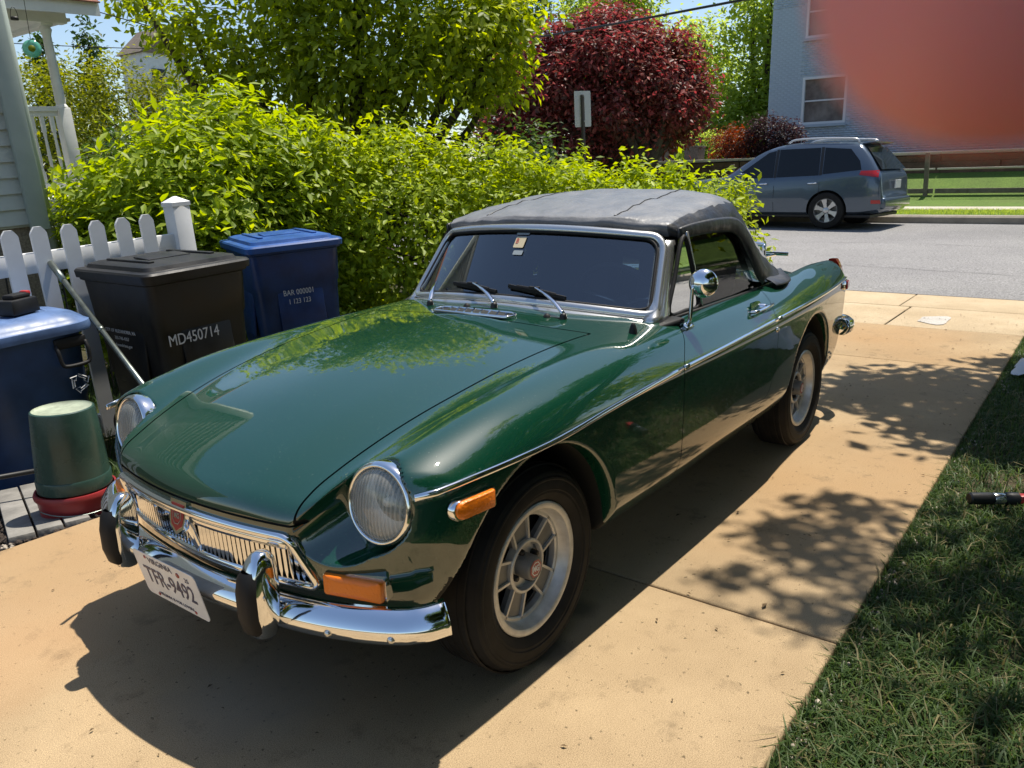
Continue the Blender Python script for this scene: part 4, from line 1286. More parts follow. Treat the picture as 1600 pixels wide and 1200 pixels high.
# mirror on the driver's door
mr = thing('door_mirror', None, None); mr.parent = car
mx, my = -.965, .672
mz = surf_z(mx, my)
bm = bmesh.new()
bm_box(bm, (mx, my, mz + .004), (.055, .030, .016), Matrix.Rotation(-.5, 3, 'X'), bevel=.006)
bm_tube(bm, [(mx, my, mz), (mx - .002, my + .008, mz + .05), (mx + .004, my + .014, mz + .135), (mx + .005, my + .02, mz + .15)], [.010, .0075, .0065, .008], 10)
from_bm('mirror_stem', bm, M['chrome'], mr, smooth=True)
bm = bmesh.new()
n = Vector((.93, .34, .05)).normalized(); R3 = n.to_track_quat('Z', 'Y').to_matrix()
bm_lathe(bm, [(.0005, .026), (.018, .024), (.034, .017), (.046, .006), (.0505, -.004), (.0515, -.010), (.050, -.013), (.0005, -.012)], 40, 'Z', (mx - .018, my + .045, mz + .155), M=R3)
from_bm('mirror_head', bm, M['chrome'], mr, smooth=True)
# luggage rack on the boot lid
rk = thing('luggage_rack', None, None); rk.parent = car
for s in (-1, 1):
    bm = bmesh.new()
    bm_tube(bm, catmull([(-2.36, .44 * s, .905), (-2.35, .44 * s, .985), (-2.37, .43 * s, 1.0), (-2.40, .36 * s, 1.005)], 4), .011, 8)
    bm_box(bm, (-2.37, .45 * s, .885), (.09, .05, .035), bevel=.008)
    from_bm('rack_foot', bm, M['chrome'], rk, smooth=True)
bm = bmesh.new()
bm_tube(bm, [(-2.40, -.37, 1.005), (-2.41, 0, 1.008), (-2.40, .37, 1.005)], .011, 8)
bm_tube(bm, [(-2.95, -.37, .90), (-2.95, .37, .90)], .011, 8)
for y in (-.3, -.15, 0, .15, .3): bm_tube(bm, [(-2.42, y, .91), (-2.94, y, .895)], .008, 6)
from_bm('rack_bar', bm, M['chrome'], rk, smooth=True, kind='stuff')
# ---- interior
bm = bmesh.new()
bm_box(bm, (-.95, 0, .80), (.22, 1.12, .16), bevel=.04)
from_bm('dashboard', bm, M['interior'], car, smooth=True)
for s in (-1, 1):
    st = thing('seat', None, None); st.parent = car
    bm = bmesh.new(); bm_box(bm, (-1.42, .29 * s, .50), (.50, .46, .16), bevel=.05, seg=3); from_bm('seat_cushion', bm, M['interior'], st, smooth=True)
    bm = bmesh.new(); bm_box(bm, (-1.73, .29 * s, .78), (.13, .46, .52), Matrix.Rotation(-.22, 3, 'Y'), bevel=.05, seg=3); from_bm('seat_back', bm, M['interior'], st, smooth=True)
    bm = bmesh.new(); bm_box(bm, (-1.80, .29 * s, 1.07), (.09, .26, .15), Matrix.Rotation(-.15, 3, 'Y'), bevel=.035, seg=3); from_bm('head_rest', bm, M['interior'], st, smooth=True)
sw = thing('steering_wheel', None, None); sw.parent = car
sc_ = Vector((-1.16, .30, .86)); R3 = Vector((-.86, 0, .50)).to_track_quat('Z', 'Y').to_matrix()
bm = bmesh.new(); bm_tube(bm, [sc_ + R3 @ Vector((.19 * math.cos(a), .19 * math.sin(a), 0)) for a in np.linspace(0, 2 * PI, 33)[:-1]], .013, 8, closed=True)
from_bm('steering_rim', bm, M['interior'], sw, smooth=True)
bm = bmesh.new()
for a in (.3, 2.84, 4.71): bm_tube(bm, [sc_, sc_ + R3 @ Vector((.18 * math.cos(a), .18 * math.sin(a), 0))], .010, 6)
bm_lathe(bm, [(.04, -.02), (.04, .01), (.0005, .02)], 20, M=R3, o=sc_)
bm_tube(bm, [sc_, Vector((-.95, .30, .78))], .025, 8)
from_bm('steering_spoke', bm, M['silver'], sw, smooth=True, kind='stuff')
# ------------------------------------------------------------------ fence, bins and the things by the drive
M['white'] = mat('white_vinyl', (0.74, 0.75, 0.76), rough=.45, var=.06, scale=5)
M['bin_black'] = mat('bin_black_plastic', (0.013, 0.0135, 0.0145), rough=.50, var=.55, scale=5, rvar=.16, detail=9, bump=.12, bscale=90, bdist=.003)
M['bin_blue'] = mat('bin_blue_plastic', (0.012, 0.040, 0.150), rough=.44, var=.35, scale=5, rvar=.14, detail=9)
M['can_blue'] = mat('can_blue_plastic', (0.020, 0.050, 0.130), rough=.45, var=.25, scale=6, rvar=.1)
M['lid_blue'] = mat('sunlit_pale_blue_plastic', (0.085, 0.150, 0.310), rough=.45, var=.25, scale=9, rvar=.12)  # can lid: sunlight on its top is put into the paler colour
M['bin_lid_blue'] = mat('sunlit_blue_plastic', (0.020, 0.085, 0.300), rough=.42, var=.2, scale=6, rvar=.1)  # lighter copy of the bin blue: sunlit lid brightness put into the colour
M['print'] = mat('white_print', (0.55, 0.56, 0.57), rough=.6)
M['pot_green'] = mat('pot_green_plastic', (0.028, 0.066, 0.054), rough=.28, var=.2, scale=6, rvar=.1)
M['pot_base'] = mat('pot_worn_bottom', (0.30, 0.34, 0.25), rough=.7, var=.5, scale=9)
M['red_plastic'] = mat('red_plastic', (0.27, 0.026, 0.028), rough=.4, var=.2, scale=6)
M['steel'] = mat('weathered_steel', (0.22, 0.25, 0.225), rough=.35, metal=.85, var=.3, scale=18)
M['tool_red'] = mat('tool_red', (0.45, 0.03, 0.03), rough=.4)
M['wire'] = mat('black_iron', (0.012, 0.012, 0.012), rough=.5)
M['board'] = mat('grey_board', (0.22, 0.21, 0.19), rough=.85, var=.3, scale=8, bump=.4, bscale=40)

def tm(o, rz=0.0, s=1.0):
    return Matrix.Translation(Vector(o)) @ TILT.to_4x4() @ Matrix.Rotation(rz, 4, 'Z')

FY = -3.40
fence = thing('picket_fence', 'white picket fence with rounded tops and a square end post behind the bins', 'fence', (-1.53, FY, 0))
fence.rotation_euler = TILT.to_euler()
bm = bmesh.new()
bm_box(bm, (0, 0, .50), (.128, .128, 1.50), bevel=.006)
bm_lathe(bm, [(.098, 1.235), (.098, 1.262), (.012, 1.300), (.0005, 1.301)], 4, M=Matrix.Rotation(PI / 4, 3, 'Z'))
from_bm('post', bm, M['white'], fence, ang=30)
bm = bmesh.new(); bm_box(bm, (1.5, 0, .99), (2.88, .045, .125), bevel=.006); from_bm('rail', bm, M['white'], fence, ang=30)
bm = bmesh.new(); bm_box(bm, (1.5, 0, -.11), (2.88, .045, .135), bevel=.006); from_bm('rail', bm, M['white'], fence, ang=30)
bm = bmesh.new()
pp = [(-.047, -.20), (.047, -.20), (.047, 1.158), (.040, 1.172), (.020, 1.199), (-.020, 1.199), (-.040, 1.172), (-.047, 1.158)]
bm_prism(bm, pp, -.011, .011, lambda u, v, d: Vector((u, d + .028, v)))
bmesh.ops.recalc_face_normals(bm, faces=bm.faces)
pk = bpy.data.meshes.new('picket'); bm.to_mesh(pk); bm.free(); pk.materials.append(M['white'])
for k in range(16):
    o = bpy.data.objects.new('picket', pk); COL.objects.link(o); o.parent = fence
    o.location = (.245 + .174 * k, random.uniform(-.001, .001), random.uniform(-.004, .004)); o.rotation_euler = (0, random.uniform(-.008, .008), 0)
# small black iron edging fence behind
ir = thing('iron_fence', 'low black wire garden fence behind the white pickets', 'fence', (-.9, -4.1, -.1))
bm = bmesh.new()
for z in (.55, .92): bm_tube(bm, [(-.3, 0, z), (1.6, 0, z)], .008, 6)
from_bm('rail', bm, M['wire'], ir, kind='stuff')
bm = bmesh.new(); bm_tube(bm, [(0, 0, 0), (0, 0, .93)], .006, 6); bar = bpy.data.meshes.new('bar'); bm.to_mesh(bar); bm.free(); bar.materials.append(M['wire'])
for k in range(16):
    o = bpy.data.objects.new('bar', bar); COL.objects.link(o); o.parent = ir; o.location = (-.28 + .12 * k, 0, 0)

def cart(name, label, loc, rz, m, w=.58, d=.66, h=.88, taper=.80):
    """wheeled cart; front is local +x ... local frame: width along y, depth along x"""
    t = thing(name, label, 'bin', loc, (0, 0, 0))
    t.rotation_euler = (TILT @ Matrix.Rotation(rz, 3, 'Z')).to_euler()
    bm = bmesh.new()
    rows = []
    for z, f, r in ((.03, taper, .05), (.10, taper + .01, .06), (h * .42, taper + .075, .07), (h * .44, taper + .090, .07), (h * .72, .93, .07), (h * .74, .955, .07), (h - .06, .985, .06), (h - .05, 1.035, .06), (h, 1.04, .06)):
        rows.append([Vector((u, v, z)) for u, v in rrect(d * f, w * f, r, 5)])
    R_ = bm_loft(bm, rows, closed_v=True)
    bm.faces.new(R_[0][::-1])
    from_bm('body', bm, m, t, ang=40)
    # pressed panel below the rim and lift pocket low on the front
    for side in (1, -1):
        bm = bmesh.new()
        bm_box(bm, (side * d * .468, 0, h * .55), (.02, w * .52, h * .30), Matrix.Rotation(-side * .075, 3, 'Y'), bevel=.012)
        from_bm('pressed_panel', bm, m, t, ang=40)
    bm = bmesh.new(); bm_box(bm, (d * .425, .02, h * .26), (.022, w * .36, h * .22), bevel=.006); from_bm('lift_pocket', bm, M['shut'], t)
    for side in (1, -1):
        bm = bmesh.new(); bm_box(bm, (0, side * w * .468, h * .55), (d * .5, .02, h * .30), Matrix.Rotation(side * .075, 3, 'X'), bevel=.012); from_bm('pressed_panel', bm, m, t, ang=40)
    # lid: stepped, with raised ribs and a scooped handle
    bm = bmesh.new()
    rows = []
    for z, f in ((h - .035, 1.075), (h + .004, 1.085), (h + .016, 1.06), (h + .020, .93), (h + .042, .90), (h + .052, .80), (h + .055, .3)):
        rows.append([Vector((u, v, z)) for u, v in rrect(d * f, w * f, .06 * min(1, f), 5)])
    R_ = bm_loft(bm, rows, closed_v=True); bm.faces.new(R_[-1])
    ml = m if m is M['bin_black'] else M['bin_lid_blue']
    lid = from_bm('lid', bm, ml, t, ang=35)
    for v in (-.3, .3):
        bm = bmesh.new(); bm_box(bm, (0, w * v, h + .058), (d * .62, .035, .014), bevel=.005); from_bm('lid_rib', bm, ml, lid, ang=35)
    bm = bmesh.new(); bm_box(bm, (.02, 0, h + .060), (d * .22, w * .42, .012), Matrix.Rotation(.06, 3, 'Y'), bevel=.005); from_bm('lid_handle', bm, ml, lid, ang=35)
    bm = bmesh.new(); bm_tube(bm, [(-d * .53, -w * .4, h - .03), (-d * .60, -w * .4, h - .02), (-d * .60, w * .4, h - .02), (-d * .53, w * .4, h - .03)], .014, 8); from_bm('handle', bm, m, t, smooth=True)
    for v in (-.36, .36):
        bm = bmesh.new(); bm_lathe(bm, [(.001, -.02), (.10, -.02), (.11, -.012), (.11, .012), (.10, .02), (.001, .02)], 24, 'Y', (-d * .36, w * v * 1.25, .11)); from_bm('wheel', bm, M['rubber'], t, ang=35)
    return t

GZ = -.235
c1 = cart('rubbish_bin', 'black wheeled rubbish bin with white number MD450714 on its front', (-1.06, -2.86, GZ), PI / 2, M['bin_black'], .66, .80, 1.13)
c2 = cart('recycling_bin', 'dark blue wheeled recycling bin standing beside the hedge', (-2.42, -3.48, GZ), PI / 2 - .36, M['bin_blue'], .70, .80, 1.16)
def cart_text(t, s, size, u, v, sx=.8, d=.66, h=1.115, side=0, w=.8):
    if side == 0:
        k = -.075
        Mt = Matrix.Translation((d * .468 + .0115 + (v - h * .55) * .075, u, v)) @ Matrix(((0, 0, 1, 0), (1, 0, 0, 0), (0, 1, 0, 0), (0, 0, 0, 1)))
    else:
        Mt = Matrix.Translation((u, -(w * .468 + .0115 + (v - h * .55) * .075), v)) @ Matrix(((1, 0, 0, 0), (0, 0, -1, 0), (0, 1, 0, 0), (0, 0, 0, 1)))
    text_mesh('bin_print', s, size, M['print'], t, Mt, depth=.001, sx=sx)
cart_text(c1, 'MD450714', .095, -.10, .74, .78, d=.80)
for k, s_ in enumerate(('CITY OF ALEXANDRIA, VA', '703-746-4357', 'alexandriava.gov')): cart_text(c1, s_, .030, -.02, .78 - .045 * k, 1.0, d=.80, side=1, w=.66)
cart_text(c2, 'BAR 000001', .060, -.02, .80, .8, d=.80, h=1.16)
cart_text(c2, '1 123 123', .055, -.02, .73, .8, d=.80, h=1.16)
# rounded blue can with a hanging handle
cn = thing('recycling_can', 'blue recycling can with a pale domed lid and white recycling arrows', 'recycling can', (-.15, -3.02, GZ))
cn.rotation_euler = TILT.to_euler()
bm = bmesh.new()
rows = []
for z, f in ((.0, .86), (.06, .88), (.42, .93), (.43, .95), (.74, .985), (.76, 1.0), (.84, 1.0)):
    rows.append([Vector((u, v, z)) for u, v in rrect(.74 * f, .56 * f, .255 * f, 9)])
R_ = bm_loft(bm, rows, closed_v=True); bm.faces.new(R_[0][::-1])
from_bm('body', bm, M['can_blue'], cn, ang=40)
bm = bmesh.new()
rows = []
for z, f in ((.815, 1.05), (.835, 1.065), (.865, 1.05), (.872, 1.0), (.885, .97), (.915, .86), (.935, .60), (.940, .2)):
    rows.append([Vector((u, v, z)) for u, v in rrect(.76 * f, .58 * f, .16 * f, 9)])
R_ = bm_loft(bm, rows, closed_v=True); bm.faces.new(R_[-1])
lid = from_bm('lid', bm, M['lid_blue'], cn, ang=32)
bm = bmesh.new()
for u in (-.2, -.05, .1, .24): bm_tube(bm, [(u, -.22, .915), (u, 0, .944), (u, .22, .915)], .008, 6)
from_bm('lid_rib', bm, M['lid_blue'], lid, smooth=True, kind='stuff')
bm = bmesh.new()
bm_box(bm, (-.22, .275, .765), (.17, .035, .06), bevel=.008)
bm_tube(bm, catmull([(-.30, .285, .76), (-.30, .305, .72), (-.295, .312, .66), (-.27, .316, .640), (-.17, .316, .640), (-.145, .312, .66), (-.14, .305, .72), (-.14, .285, .76)], 4), .011, 8)
from_bm('handle', bm, M['rubber'], cn, smooth=True)
def arrow_pts(a0):
    out = []
    for q, r in ((0, 1.0), (.75, 1.0), (.75, 1.22), (1.18, .86), (.75, .50), (.75, .72), (0, .72)):
        a = a0 + q * 1.55; out.append((r * math.cos(a), r * math.sin(a)))
    return out
bm = bmesh.new()
for k in range(3):
    P = arrow_pts(PI / 2 + k * 2 * PI / 3)
    bm_tube(bm, [Vector((-.225 + .050 * u, .283 + .004, .530 + .050 * v)) for u, v in P], .0035, 4, closed=True)
from_bm('recycling_arrows', bm, M['print'], cn, kind='stuff')
# battery charger on that lid
ch = thing('battery_charger', 'small black battery charger with a red button lying on the blue lid', 'charger', Vector((-.225, -2.93, GZ)) + TILT @ Vector((0, 0, .944)))
ch.rotation_euler = (TILT @ Matrix.Rotation(.35, 3, 'Z')).to_euler()
bm = bmesh.new(); bm_box(bm, (0, 0, .045), (.17, .12, .085), bevel=.012, taper=1.05); from_bm('case', bm, M['bin_black'], ch, ang=40)
bm = bmesh.new(); bm_box(bm, (-.005, 0, .098), (.115, .085, .030), bevel=.012); from_bm('cradle', bm, M['rubber'], ch, ang=40)
bm = bmesh.new(); bm_box(bm, (-.055, .01, .108), (.03, .055, .026), bevel=.008); from_bm('button', bm, M['tool_red'], ch, ang=40)
# upturned pot on a red saucer
pt = thing('plant_pot', 'upturned dark green plastic pot standing on a red bucket rim', 'plant pot', (.155, -1.80, .055))
bm = bmesh.new()
bm_lathe(bm, [(.148, 0), (.154, .004), (.156, .055), (.153, .062), (.151, .062), (.142, .22), (.132, .355), (.129, .368), (.122, .372)], 48)
from_bm('wall', bm, M['pot_green'], pt, ang=35)
bm = bmesh.new(); bm_lathe(bm, [(.122, .372), (.118, .362), (.06, .360), (.0005, .361)], 48); from_bm('base', bm, M['pot_base'], pt, smooth=True)
bk = thing('red_bucket', 'low red plastic bucket under the upturned green pot', 'bucket', (.155, -1.80, -.06))
bm = bmesh.new()
bm_lathe(bm, [(.0005, 0), (.148, 0), (.155, .004), (.163, .085), (.172, .087), (.174, .100), (.168, .114), (.160, .114), (.158, .10), (.148, .012)], 48)
from_bm('shell', bm, M['red_plastic'], bk, ang=35)
bm = bmesh.new(); bm_tube(bm, [(.155 - .155 + .176 * math.cos(a), .176 * math.sin(a), .06 - .03 * math.sin(a)) for a in np.linspace(.1, PI - .1, 16)], .003, 5); from_bm('handle', bm, M['steel'], bk, smooth=True)
# leaning pole, rod, boards, loose gravel
pl_ = thing('metal_pole', 'greenish metal pole leaning against the white fence in front of the bins', 'pole')
bm = bmesh.new()

a, b = Vector((-.565, -3.36, .93)), Vector((-.37, -1.50, -.045))
bm_tube(bm, [a, b], .016, 10)
from_bm('shaft', bm, M['steel'], pl_, smooth=True)
bm = bmesh.new(); bm_tube(bm, [a, a.lerp(b, .10)], .020, 10); bm_tube(bm, [a.lerp(b, .34), a.lerp(b, .36)], .0195, 10)
from_bm('grip', bm, M['steel'], pl_, smooth=True, kind='stuff')
hr = thing('rake_handle', 'dark rod lying on the ground left of the green pot', 'garden tool')
bm = bmesh.new(); bm_tube(bm, [(.02, -2.20, .03), (.95, -2.75, -.02)], .013, 8); from_bm('handle', bm, M['wire'], hr, smooth=True)
gb_ = thing('timber_boards', 'weathered grey timber boards lying beside the drive under the upturned pot', 'boards')
for k, (p, q) in enumerate((((-.06, -2.60), (.26, -1.58)), ((.045, -2.62), (.365, -1.60)), ((.15, -2.64), (.47, -1.62)))):
    v = Vector((q[0] - p[0], q[1] - p[1], .13)).normalized(); n = Vector((-v.y, v.x, 0)).normalized()
    bm = bmesh.new()
    R3 = Matrix((v, n, v.cross(n))).transposed()
    bm_box(bm, ((p[0] + q[0]) / 2, (p[1] + q[1]) / 2, -.105), (1.06, .097, .04), R3, bevel=.004)
    from_bm('board', bm, M['board'], gb_, ang=40)
# hand tool on the grass
ht = thing('hand_tool', 'black cylindrical power tool with a red end lying on the grass', 'power tool', (-1.93, 1.60, .02))
ht.scale = (.82, .82, .82)
ht.rotation_euler = (0, .04, math.radians(128))
bm = bmesh.new()
bm_lathe(bm, [(.0005, -.13), (.024, -.13), (.030, -.122), (.031, -.02), (.027, -.012), (.027, .05), (.032, .06), (.032, .115), (.020, .125), (.0005, .125)], 20, 'X', (0, 0, .03))
from_bm('barrel', bm, M['bin_black'], ht, ang=30)
bm = bmesh.new(); bm_lathe(bm, [(.0275, -.008), (.0285, -.006), (.0285, .044), (.0275, .046)], 20, 'X', (0, 0, .03)); from_bm('sleeve', bm, M['silver'], ht, ang=30)
bm = bmesh.new(); bm_box(bm, (.16, 0, .03), (.085, .050, .045), bevel=.012); bm_tube(bm, [(.16, .0, .03), (.22, .03, .028), (.27, .035, .02)], .013, 8); from_bm('head', bm, M['tool_red'], ht, ang=40)
# white cloth at the edge of the lawn
M['cloth'] = mat('white_cloth', (0.70, 0.70, 0.72), rough=.8, bump=.3, bscale=30)
cl = bmesh.new()
rows = []
for i in range(15):
    r = []
    for j in range(22):
        u, v = i / 14 * 2 - 1, j / 21 * 2 - 1
        hgt = .15 * max(0, 1 - u * u) ** .6 * max(0, 1 - v * v) ** .5 * (1 + .45 * math.sin(7 * u + 3 * v) * math.cos(5 * v - 2 * u)) + .012 * math.sin(17 * v + 9 * u)
        r.append((-4.62 + .20 * u + .03 * math.sin(5 * v), 1.74 + .30 * v + .03 * math.sin(6 * u), .015 + max(0, hgt)))
    rows.append(r)
bm_loft(cl, rows)
o = from_bm('cloth', cl, M['cloth'], None, smooth=True)
tag(o, 'crumpled white cloth lying on the grass edge near the street', 'cloth')
# scattered debris on the drive: dead leaves and grit
M['debris'] = mat('dry_debris', (0.10, 0.065, 0.03), rough=.9, var=.5, scale=50)
V = []; F = []
rr = np.random.default_rng(4)
n = 420
for k in range(n):
    if k < 260: x = rr.uniform(-6.8, -2.6); y = rr.uniform(-.6, 1.33)
    else: x = rr.uniform(-2.6, 1.3); y = rr.uniform(-1.4, 1.33)
    s_ = rr.uniform(.003, .010) if k % 14 else rr.uniform(.010, .020); a = rr.uniform(0, 2 * PI); c_, s2 = math.cos(a) * s_, math.sin(a) * s_
    z = .004 + rr.uniform(0, .004)
    b0 = len(V)
    V += [(x - c_, y - s2, z), (x + s2 * .4, y - c_ * .4, z + s_ * .4), (x + c_, y + s2, z), (x - s2 * .4, y + c_ * .4, z + s_ * .25)]
    F.append((b0, b0 + 1, b0 + 2, b0 + 3))
from_arrays('leaf_litter', np.array(V), np.array(F), M['debris'], kind='stuff')
M['grit'] = mat('edge_stones', (0.36, 0.31, 0.25), rough=.9, var=.4, scale=30)
def stones(name, n, fn, smin, smax, m):
    base = [(1, 0, 0), (-1, 0, 0), (0, 1, 0), (0, -1, 0), (0, 0, .7), (0, 0, -.5)]
    fc = [(0, 2, 4), (2, 1, 4), (1, 3, 4), (3, 0, 4), (2, 0, 5), (1, 2, 5), (3, 1, 5), (0, 3, 5)]
    V = []; F = []
    for k in range(n):
        x, y, z = fn(); s_ = rr.uniform(smin, smax); a = rr.uniform(0, 6.3)
        b0 = len(V)
        for q in base:
            u = q[0] * rr.uniform(.6, 1.2); v = q[1] * rr.uniform(.6, 1.2)
            V.append((x + s_ * (u * math.cos(a) - v * math.sin(a)), y + s_ * (u * math.sin(a) + v * math.cos(a)), z + s_ * q[2]))
        F += [tuple(b0 + i for i in f) for f in fc]
    return from_arrays(name, np.array(V), np.array(F), m, kind='stuff')
stones('edge_gravel', 500, lambda: (rr.uniform(-6, 1.5), 1.375 + abs(rr.normal(0, .03)), -.02), .004, .017, M['grit'])
def mp():
    x = rr.uniform(.1, 1.6); y = rr.uniform(-2.7, -1.51)
    return x, y, float(np.interp(-y, [1.5, 1.7, 2.0, 2.6], [-.04, -.055, -.105, -.215]))
stones('bark_mulch', 2600, mp, .008, .026, M['mulch'])
stones('gravel', 300, lambda: (rr.uniform(.52, 1.3), rr.uniform(-1.68, -1.50), -.04), .006, .016, M['grit'])
# ------------------------------------------------------------------ vegetation
def leaf_mat(name, c1, c2, c3, trans=0.45, rough=0.45, scale=3.0):
    m = bpy.data.materials.new(name); m.use_nodes = True
    nt = m.node_tree; nt.nodes.clear(); L = nt.links.new
    out = nt.nodes.new('ShaderNodeOutputMaterial')
    ge = nt.nodes.new('ShaderNodeNewGeometry')
    rp = nt.nodes.new('ShaderNodeValToRGB')
    e = rp.color_ramp.elements
    e[0].position = 0.0; e[0].color = (*c1, 1); e[1].position = 1.0; e[1].color = (*c3, 1)
    k = e.new(.5); k.color = (*c2, 1)
    L(ge.outputs['Random Per Island'], rp.inputs[0])
    df = nt.nodes.new('ShaderNodeBsdfPrincipled')
    df.inputs['Roughness'].default_value = rough; df.inputs['Specular IOR Level'].default_value = .22
    L(rp.outputs[0], df.inputs['Base Color'])
    tl = nt.nodes.new('ShaderNodeBsdfTranslucent')
    hs = nt.nodes.new('ShaderNodeHueSaturation'); hs.inputs['Saturation'].default_value = 1.15; hs.inputs['Value'].default_value = 1.9; hs.inputs['Hue'].default_value = .485
    L(rp.outputs[0], hs.inputs['Color']); L(hs.outputs[0], tl.inputs[0])
    mx = nt.nodes.new('ShaderNodeMixShader'); mx.inputs[0].default_value = trans
    L(df.outputs[0], mx.inputs[1]); L(tl.outputs[0], mx.inputs[2]); L(mx.outputs[0], out.inputs[0])
    return m
M['leaf_hedge'] = leaf_mat('hedge_leaf', (0.15, 0.205, 0.018), (0.27, 0.36, 0.026), (0.42, 0.50, 0.045), trans=.42)
M['leaf_shrub'] = leaf_mat('shrub_leaf', (0.140, 0.210, 0.022), (0.24, 0.33, 0.030), (0.36, 0.43, 0.050), trans=.48)
M['leaf_tree'] = leaf_mat('tree_leaf', (0.13, 0.18, 0.020), (0.24, 0.31, 0.030), (0.38, 0.44, 0.05), trans=.55)
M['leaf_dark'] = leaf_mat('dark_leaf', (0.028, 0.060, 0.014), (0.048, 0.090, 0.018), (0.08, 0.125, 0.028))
M['leaf_far'] = leaf_mat('far_leaf', (0.20, 0.27, 0.055), (0.27, 0.35, 0.075), (0.33, 0.41, 0.10), trans=.6)
M['leaf_yellow'] = leaf_mat('yellow_leaf', (0.11, 0.140, 0.012), (0.17, 0.20, 0.015), (0.22, 0.24, 0.02), trans=.5)
M['leaf_red'] = leaf_mat('maple_leaf', (0.085, 0.050, 0.032), (0.17, 0.062, 0.048), (0.36, 0.090, 0.075), trans=.40)
M['leaf_rust'] = leaf_mat('rust_leaf', (0.10, 0.030, 0.015), (0.17, 0.05, 0.02), (0.22, 0.08, 0.03))
M['leaf_dusk'] = leaf_mat('purple_leaf', (0.018, 0.010, 0.012), (0.030, 0.014, 0.016), (0.05, 0.02, 0.02))
M['bark'] = mat('bark', (0.060, 0.048, 0.036), rough=.9, var=.4, scale=12, bump=.8, bscale=30)

def leaf_cloud(C, N, size, rg, aspect=.48, droop=.25, spread=.55, fold=.12, up=.75):
    """one folded leaf (two triangles) at every point C; N = outward direction used as a bias"""
    n = len(C)
    nrm = N * spread + np.array([0, 0, up]) + rg.normal(0, .5, (n, 3))
    nrm /= np.linalg.norm(nrm, axis=1)[:, None]
    d = N * .8 + rg.normal(0, .7, (n, 3)) + np.array([0, 0, -droop])
    d -= nrm * (d * nrm).sum(1)[:, None]
    d /= np.maximum(np.linalg.norm(d, axis=1), 1e-6)[:, None]
    s = np.cross(nrm, d)
    L = size * rg.uniform(.65, 1.25, n)[:, None]
    w = L * aspect * rg.uniform(.8, 1.2, n)[:, None]
    base = C - d * L * .5
    V = np.stack([base, C - d * L * .02 + s * w * .5 + nrm * w * fold, C + d * L * .5 - nrm * L * .08, C - d * L * .02 - s * w * .5 + nrm * w * fold], 1).reshape(-1, 3)
    i = np.arange(n)[:, None] * 4
    F = np.concatenate([i + [0, 1, 2], i + [0, 2, 3]], 0)
    return V, F

def blob_points(blobs, n, rg, shell=.30, lump=.16, nl=7):
    """points in the outer shell of a union of lumpy ellipsoids; returns points, outward normals"""
    B = np.array([b[:6] for b in blobs], float)
    A = (B[:, 3] * B[:, 4] + B[:, 4] * B[:, 5] + B[:, 3] * B[:, 5]); A /= A.sum()
    out = []; nn = []
    got = 0
    ph = rg.uniform(0, 6.28, (nl, 3)); fr = rg.normal(0, 3.6, (nl, 3))
    while got < n:
        k = rg.choice(len(B), n, p=A)
        d = rg.normal(0, 1, (n, 3)); d /= np.linalg.norm(d, axis=1)[:, None]
        lumpf = sum(np.sin((d * fr[q]).sum(1) + ph[q, 0] + k * 1.7) for q in range(nl)) / nl
        r = 1 + lump * lumpf * 2 - shell * rg.random(n) ** 1.6
        p = B[k, :3] + d * B[k, 3:6] * r[:, None]
        nm = d / B[k, 3:6]; nm /= np.linalg.norm(nm, axis=1)[:, None]
        inside = np.zeros(n, bool)
        for q in range(len(B)):
            e = ((p - B[q, :3]) / B[q, 3:6]); inside |= ((e ** 2).sum(1) < (1 - shell) ** 2 * .9) & (k != q)
        ok = ~inside
        out.append(p[ok]); nn.append(nm[ok]); got += ok.sum()
    return np.concatenate(out)[:n], np.concatenate(nn)[:n]

def tufts(P, N, per, rad, rg):
    """turn each point into a small tuft of leaves"""
    n = len(P)
    Q = np.repeat(P, per, 0) + rg.normal(0, rad, (n * per, 3))
    return Q, np.repeat(N, per, 0)

def crown(name, parent, blobs, n, per, rad, size, m, seed, zmin=None, **kw):
    rg = np.random.default_rng(seed)
    sh = {k: kw.pop(k) for k in ('shell', 'lump') if k in kw}
    P, N = blob_points(blobs, n, rg, **sh)
    P, N = tufts(P, N, per, rad, rg)
    if zmin is not None:
        ok = P[:, 2] > zmin; P, N = P[ok], N[ok]
    V, F = leaf_cloud(P, N, size, rg, **kw)
    return from_arrays(name, V, F, m, parent, kind='stuff')

def trunk(name, parent, base, tips, r, seed=0, mat_='bark'):
    rg = random.Random(seed)
    bm = bmesh.new()
    base = Vector(base)
    fork = None
    for i, t in enumerate(tips):
        t = Vector(t)
        mid = base.lerp(t, .45) + Vector((rg.uniform(-.15, .15), rg.uniform(-.15, .15), .1))
        pts = catmull([base, base.lerp(mid, .5), mid, mid.lerp(t, .6) + Vector((rg.uniform(-.1, .1), rg.uniform(-.1, .1), 0)), t], 4)
        n = len(pts)
        bm_tube(bm, pts, [r * (1 - .85 * k / (n - 1)) for k in range(n)], 7)
    return from_bm(name, bm, M[mat_], parent, smooth=True)

def plant(name, label, cat, base, blobs, n, per, rad, size, m, seed, tips=None, r=.05, group=None, zmin=None, **kw):
    t = thing(name, label, cat, base, group=group)
    b0 = Vector(base)
    bl = [(b[0] - b0.x, b[1] - b0.y, b[2] - b0.z, *b[3:]) for b in blobs]
    crown('crown', t, bl, n, per, rad, size, M[m], seed, zmin=None if zmin is None else zmin - b0.z, **kw)
    if tips is None:
        tips = [(b[0], b[1], b[2] + .2 * b[5]) for b in bl]
    trunk('trunk', t, (0, 0, -.05), tips, r, seed)
    return t

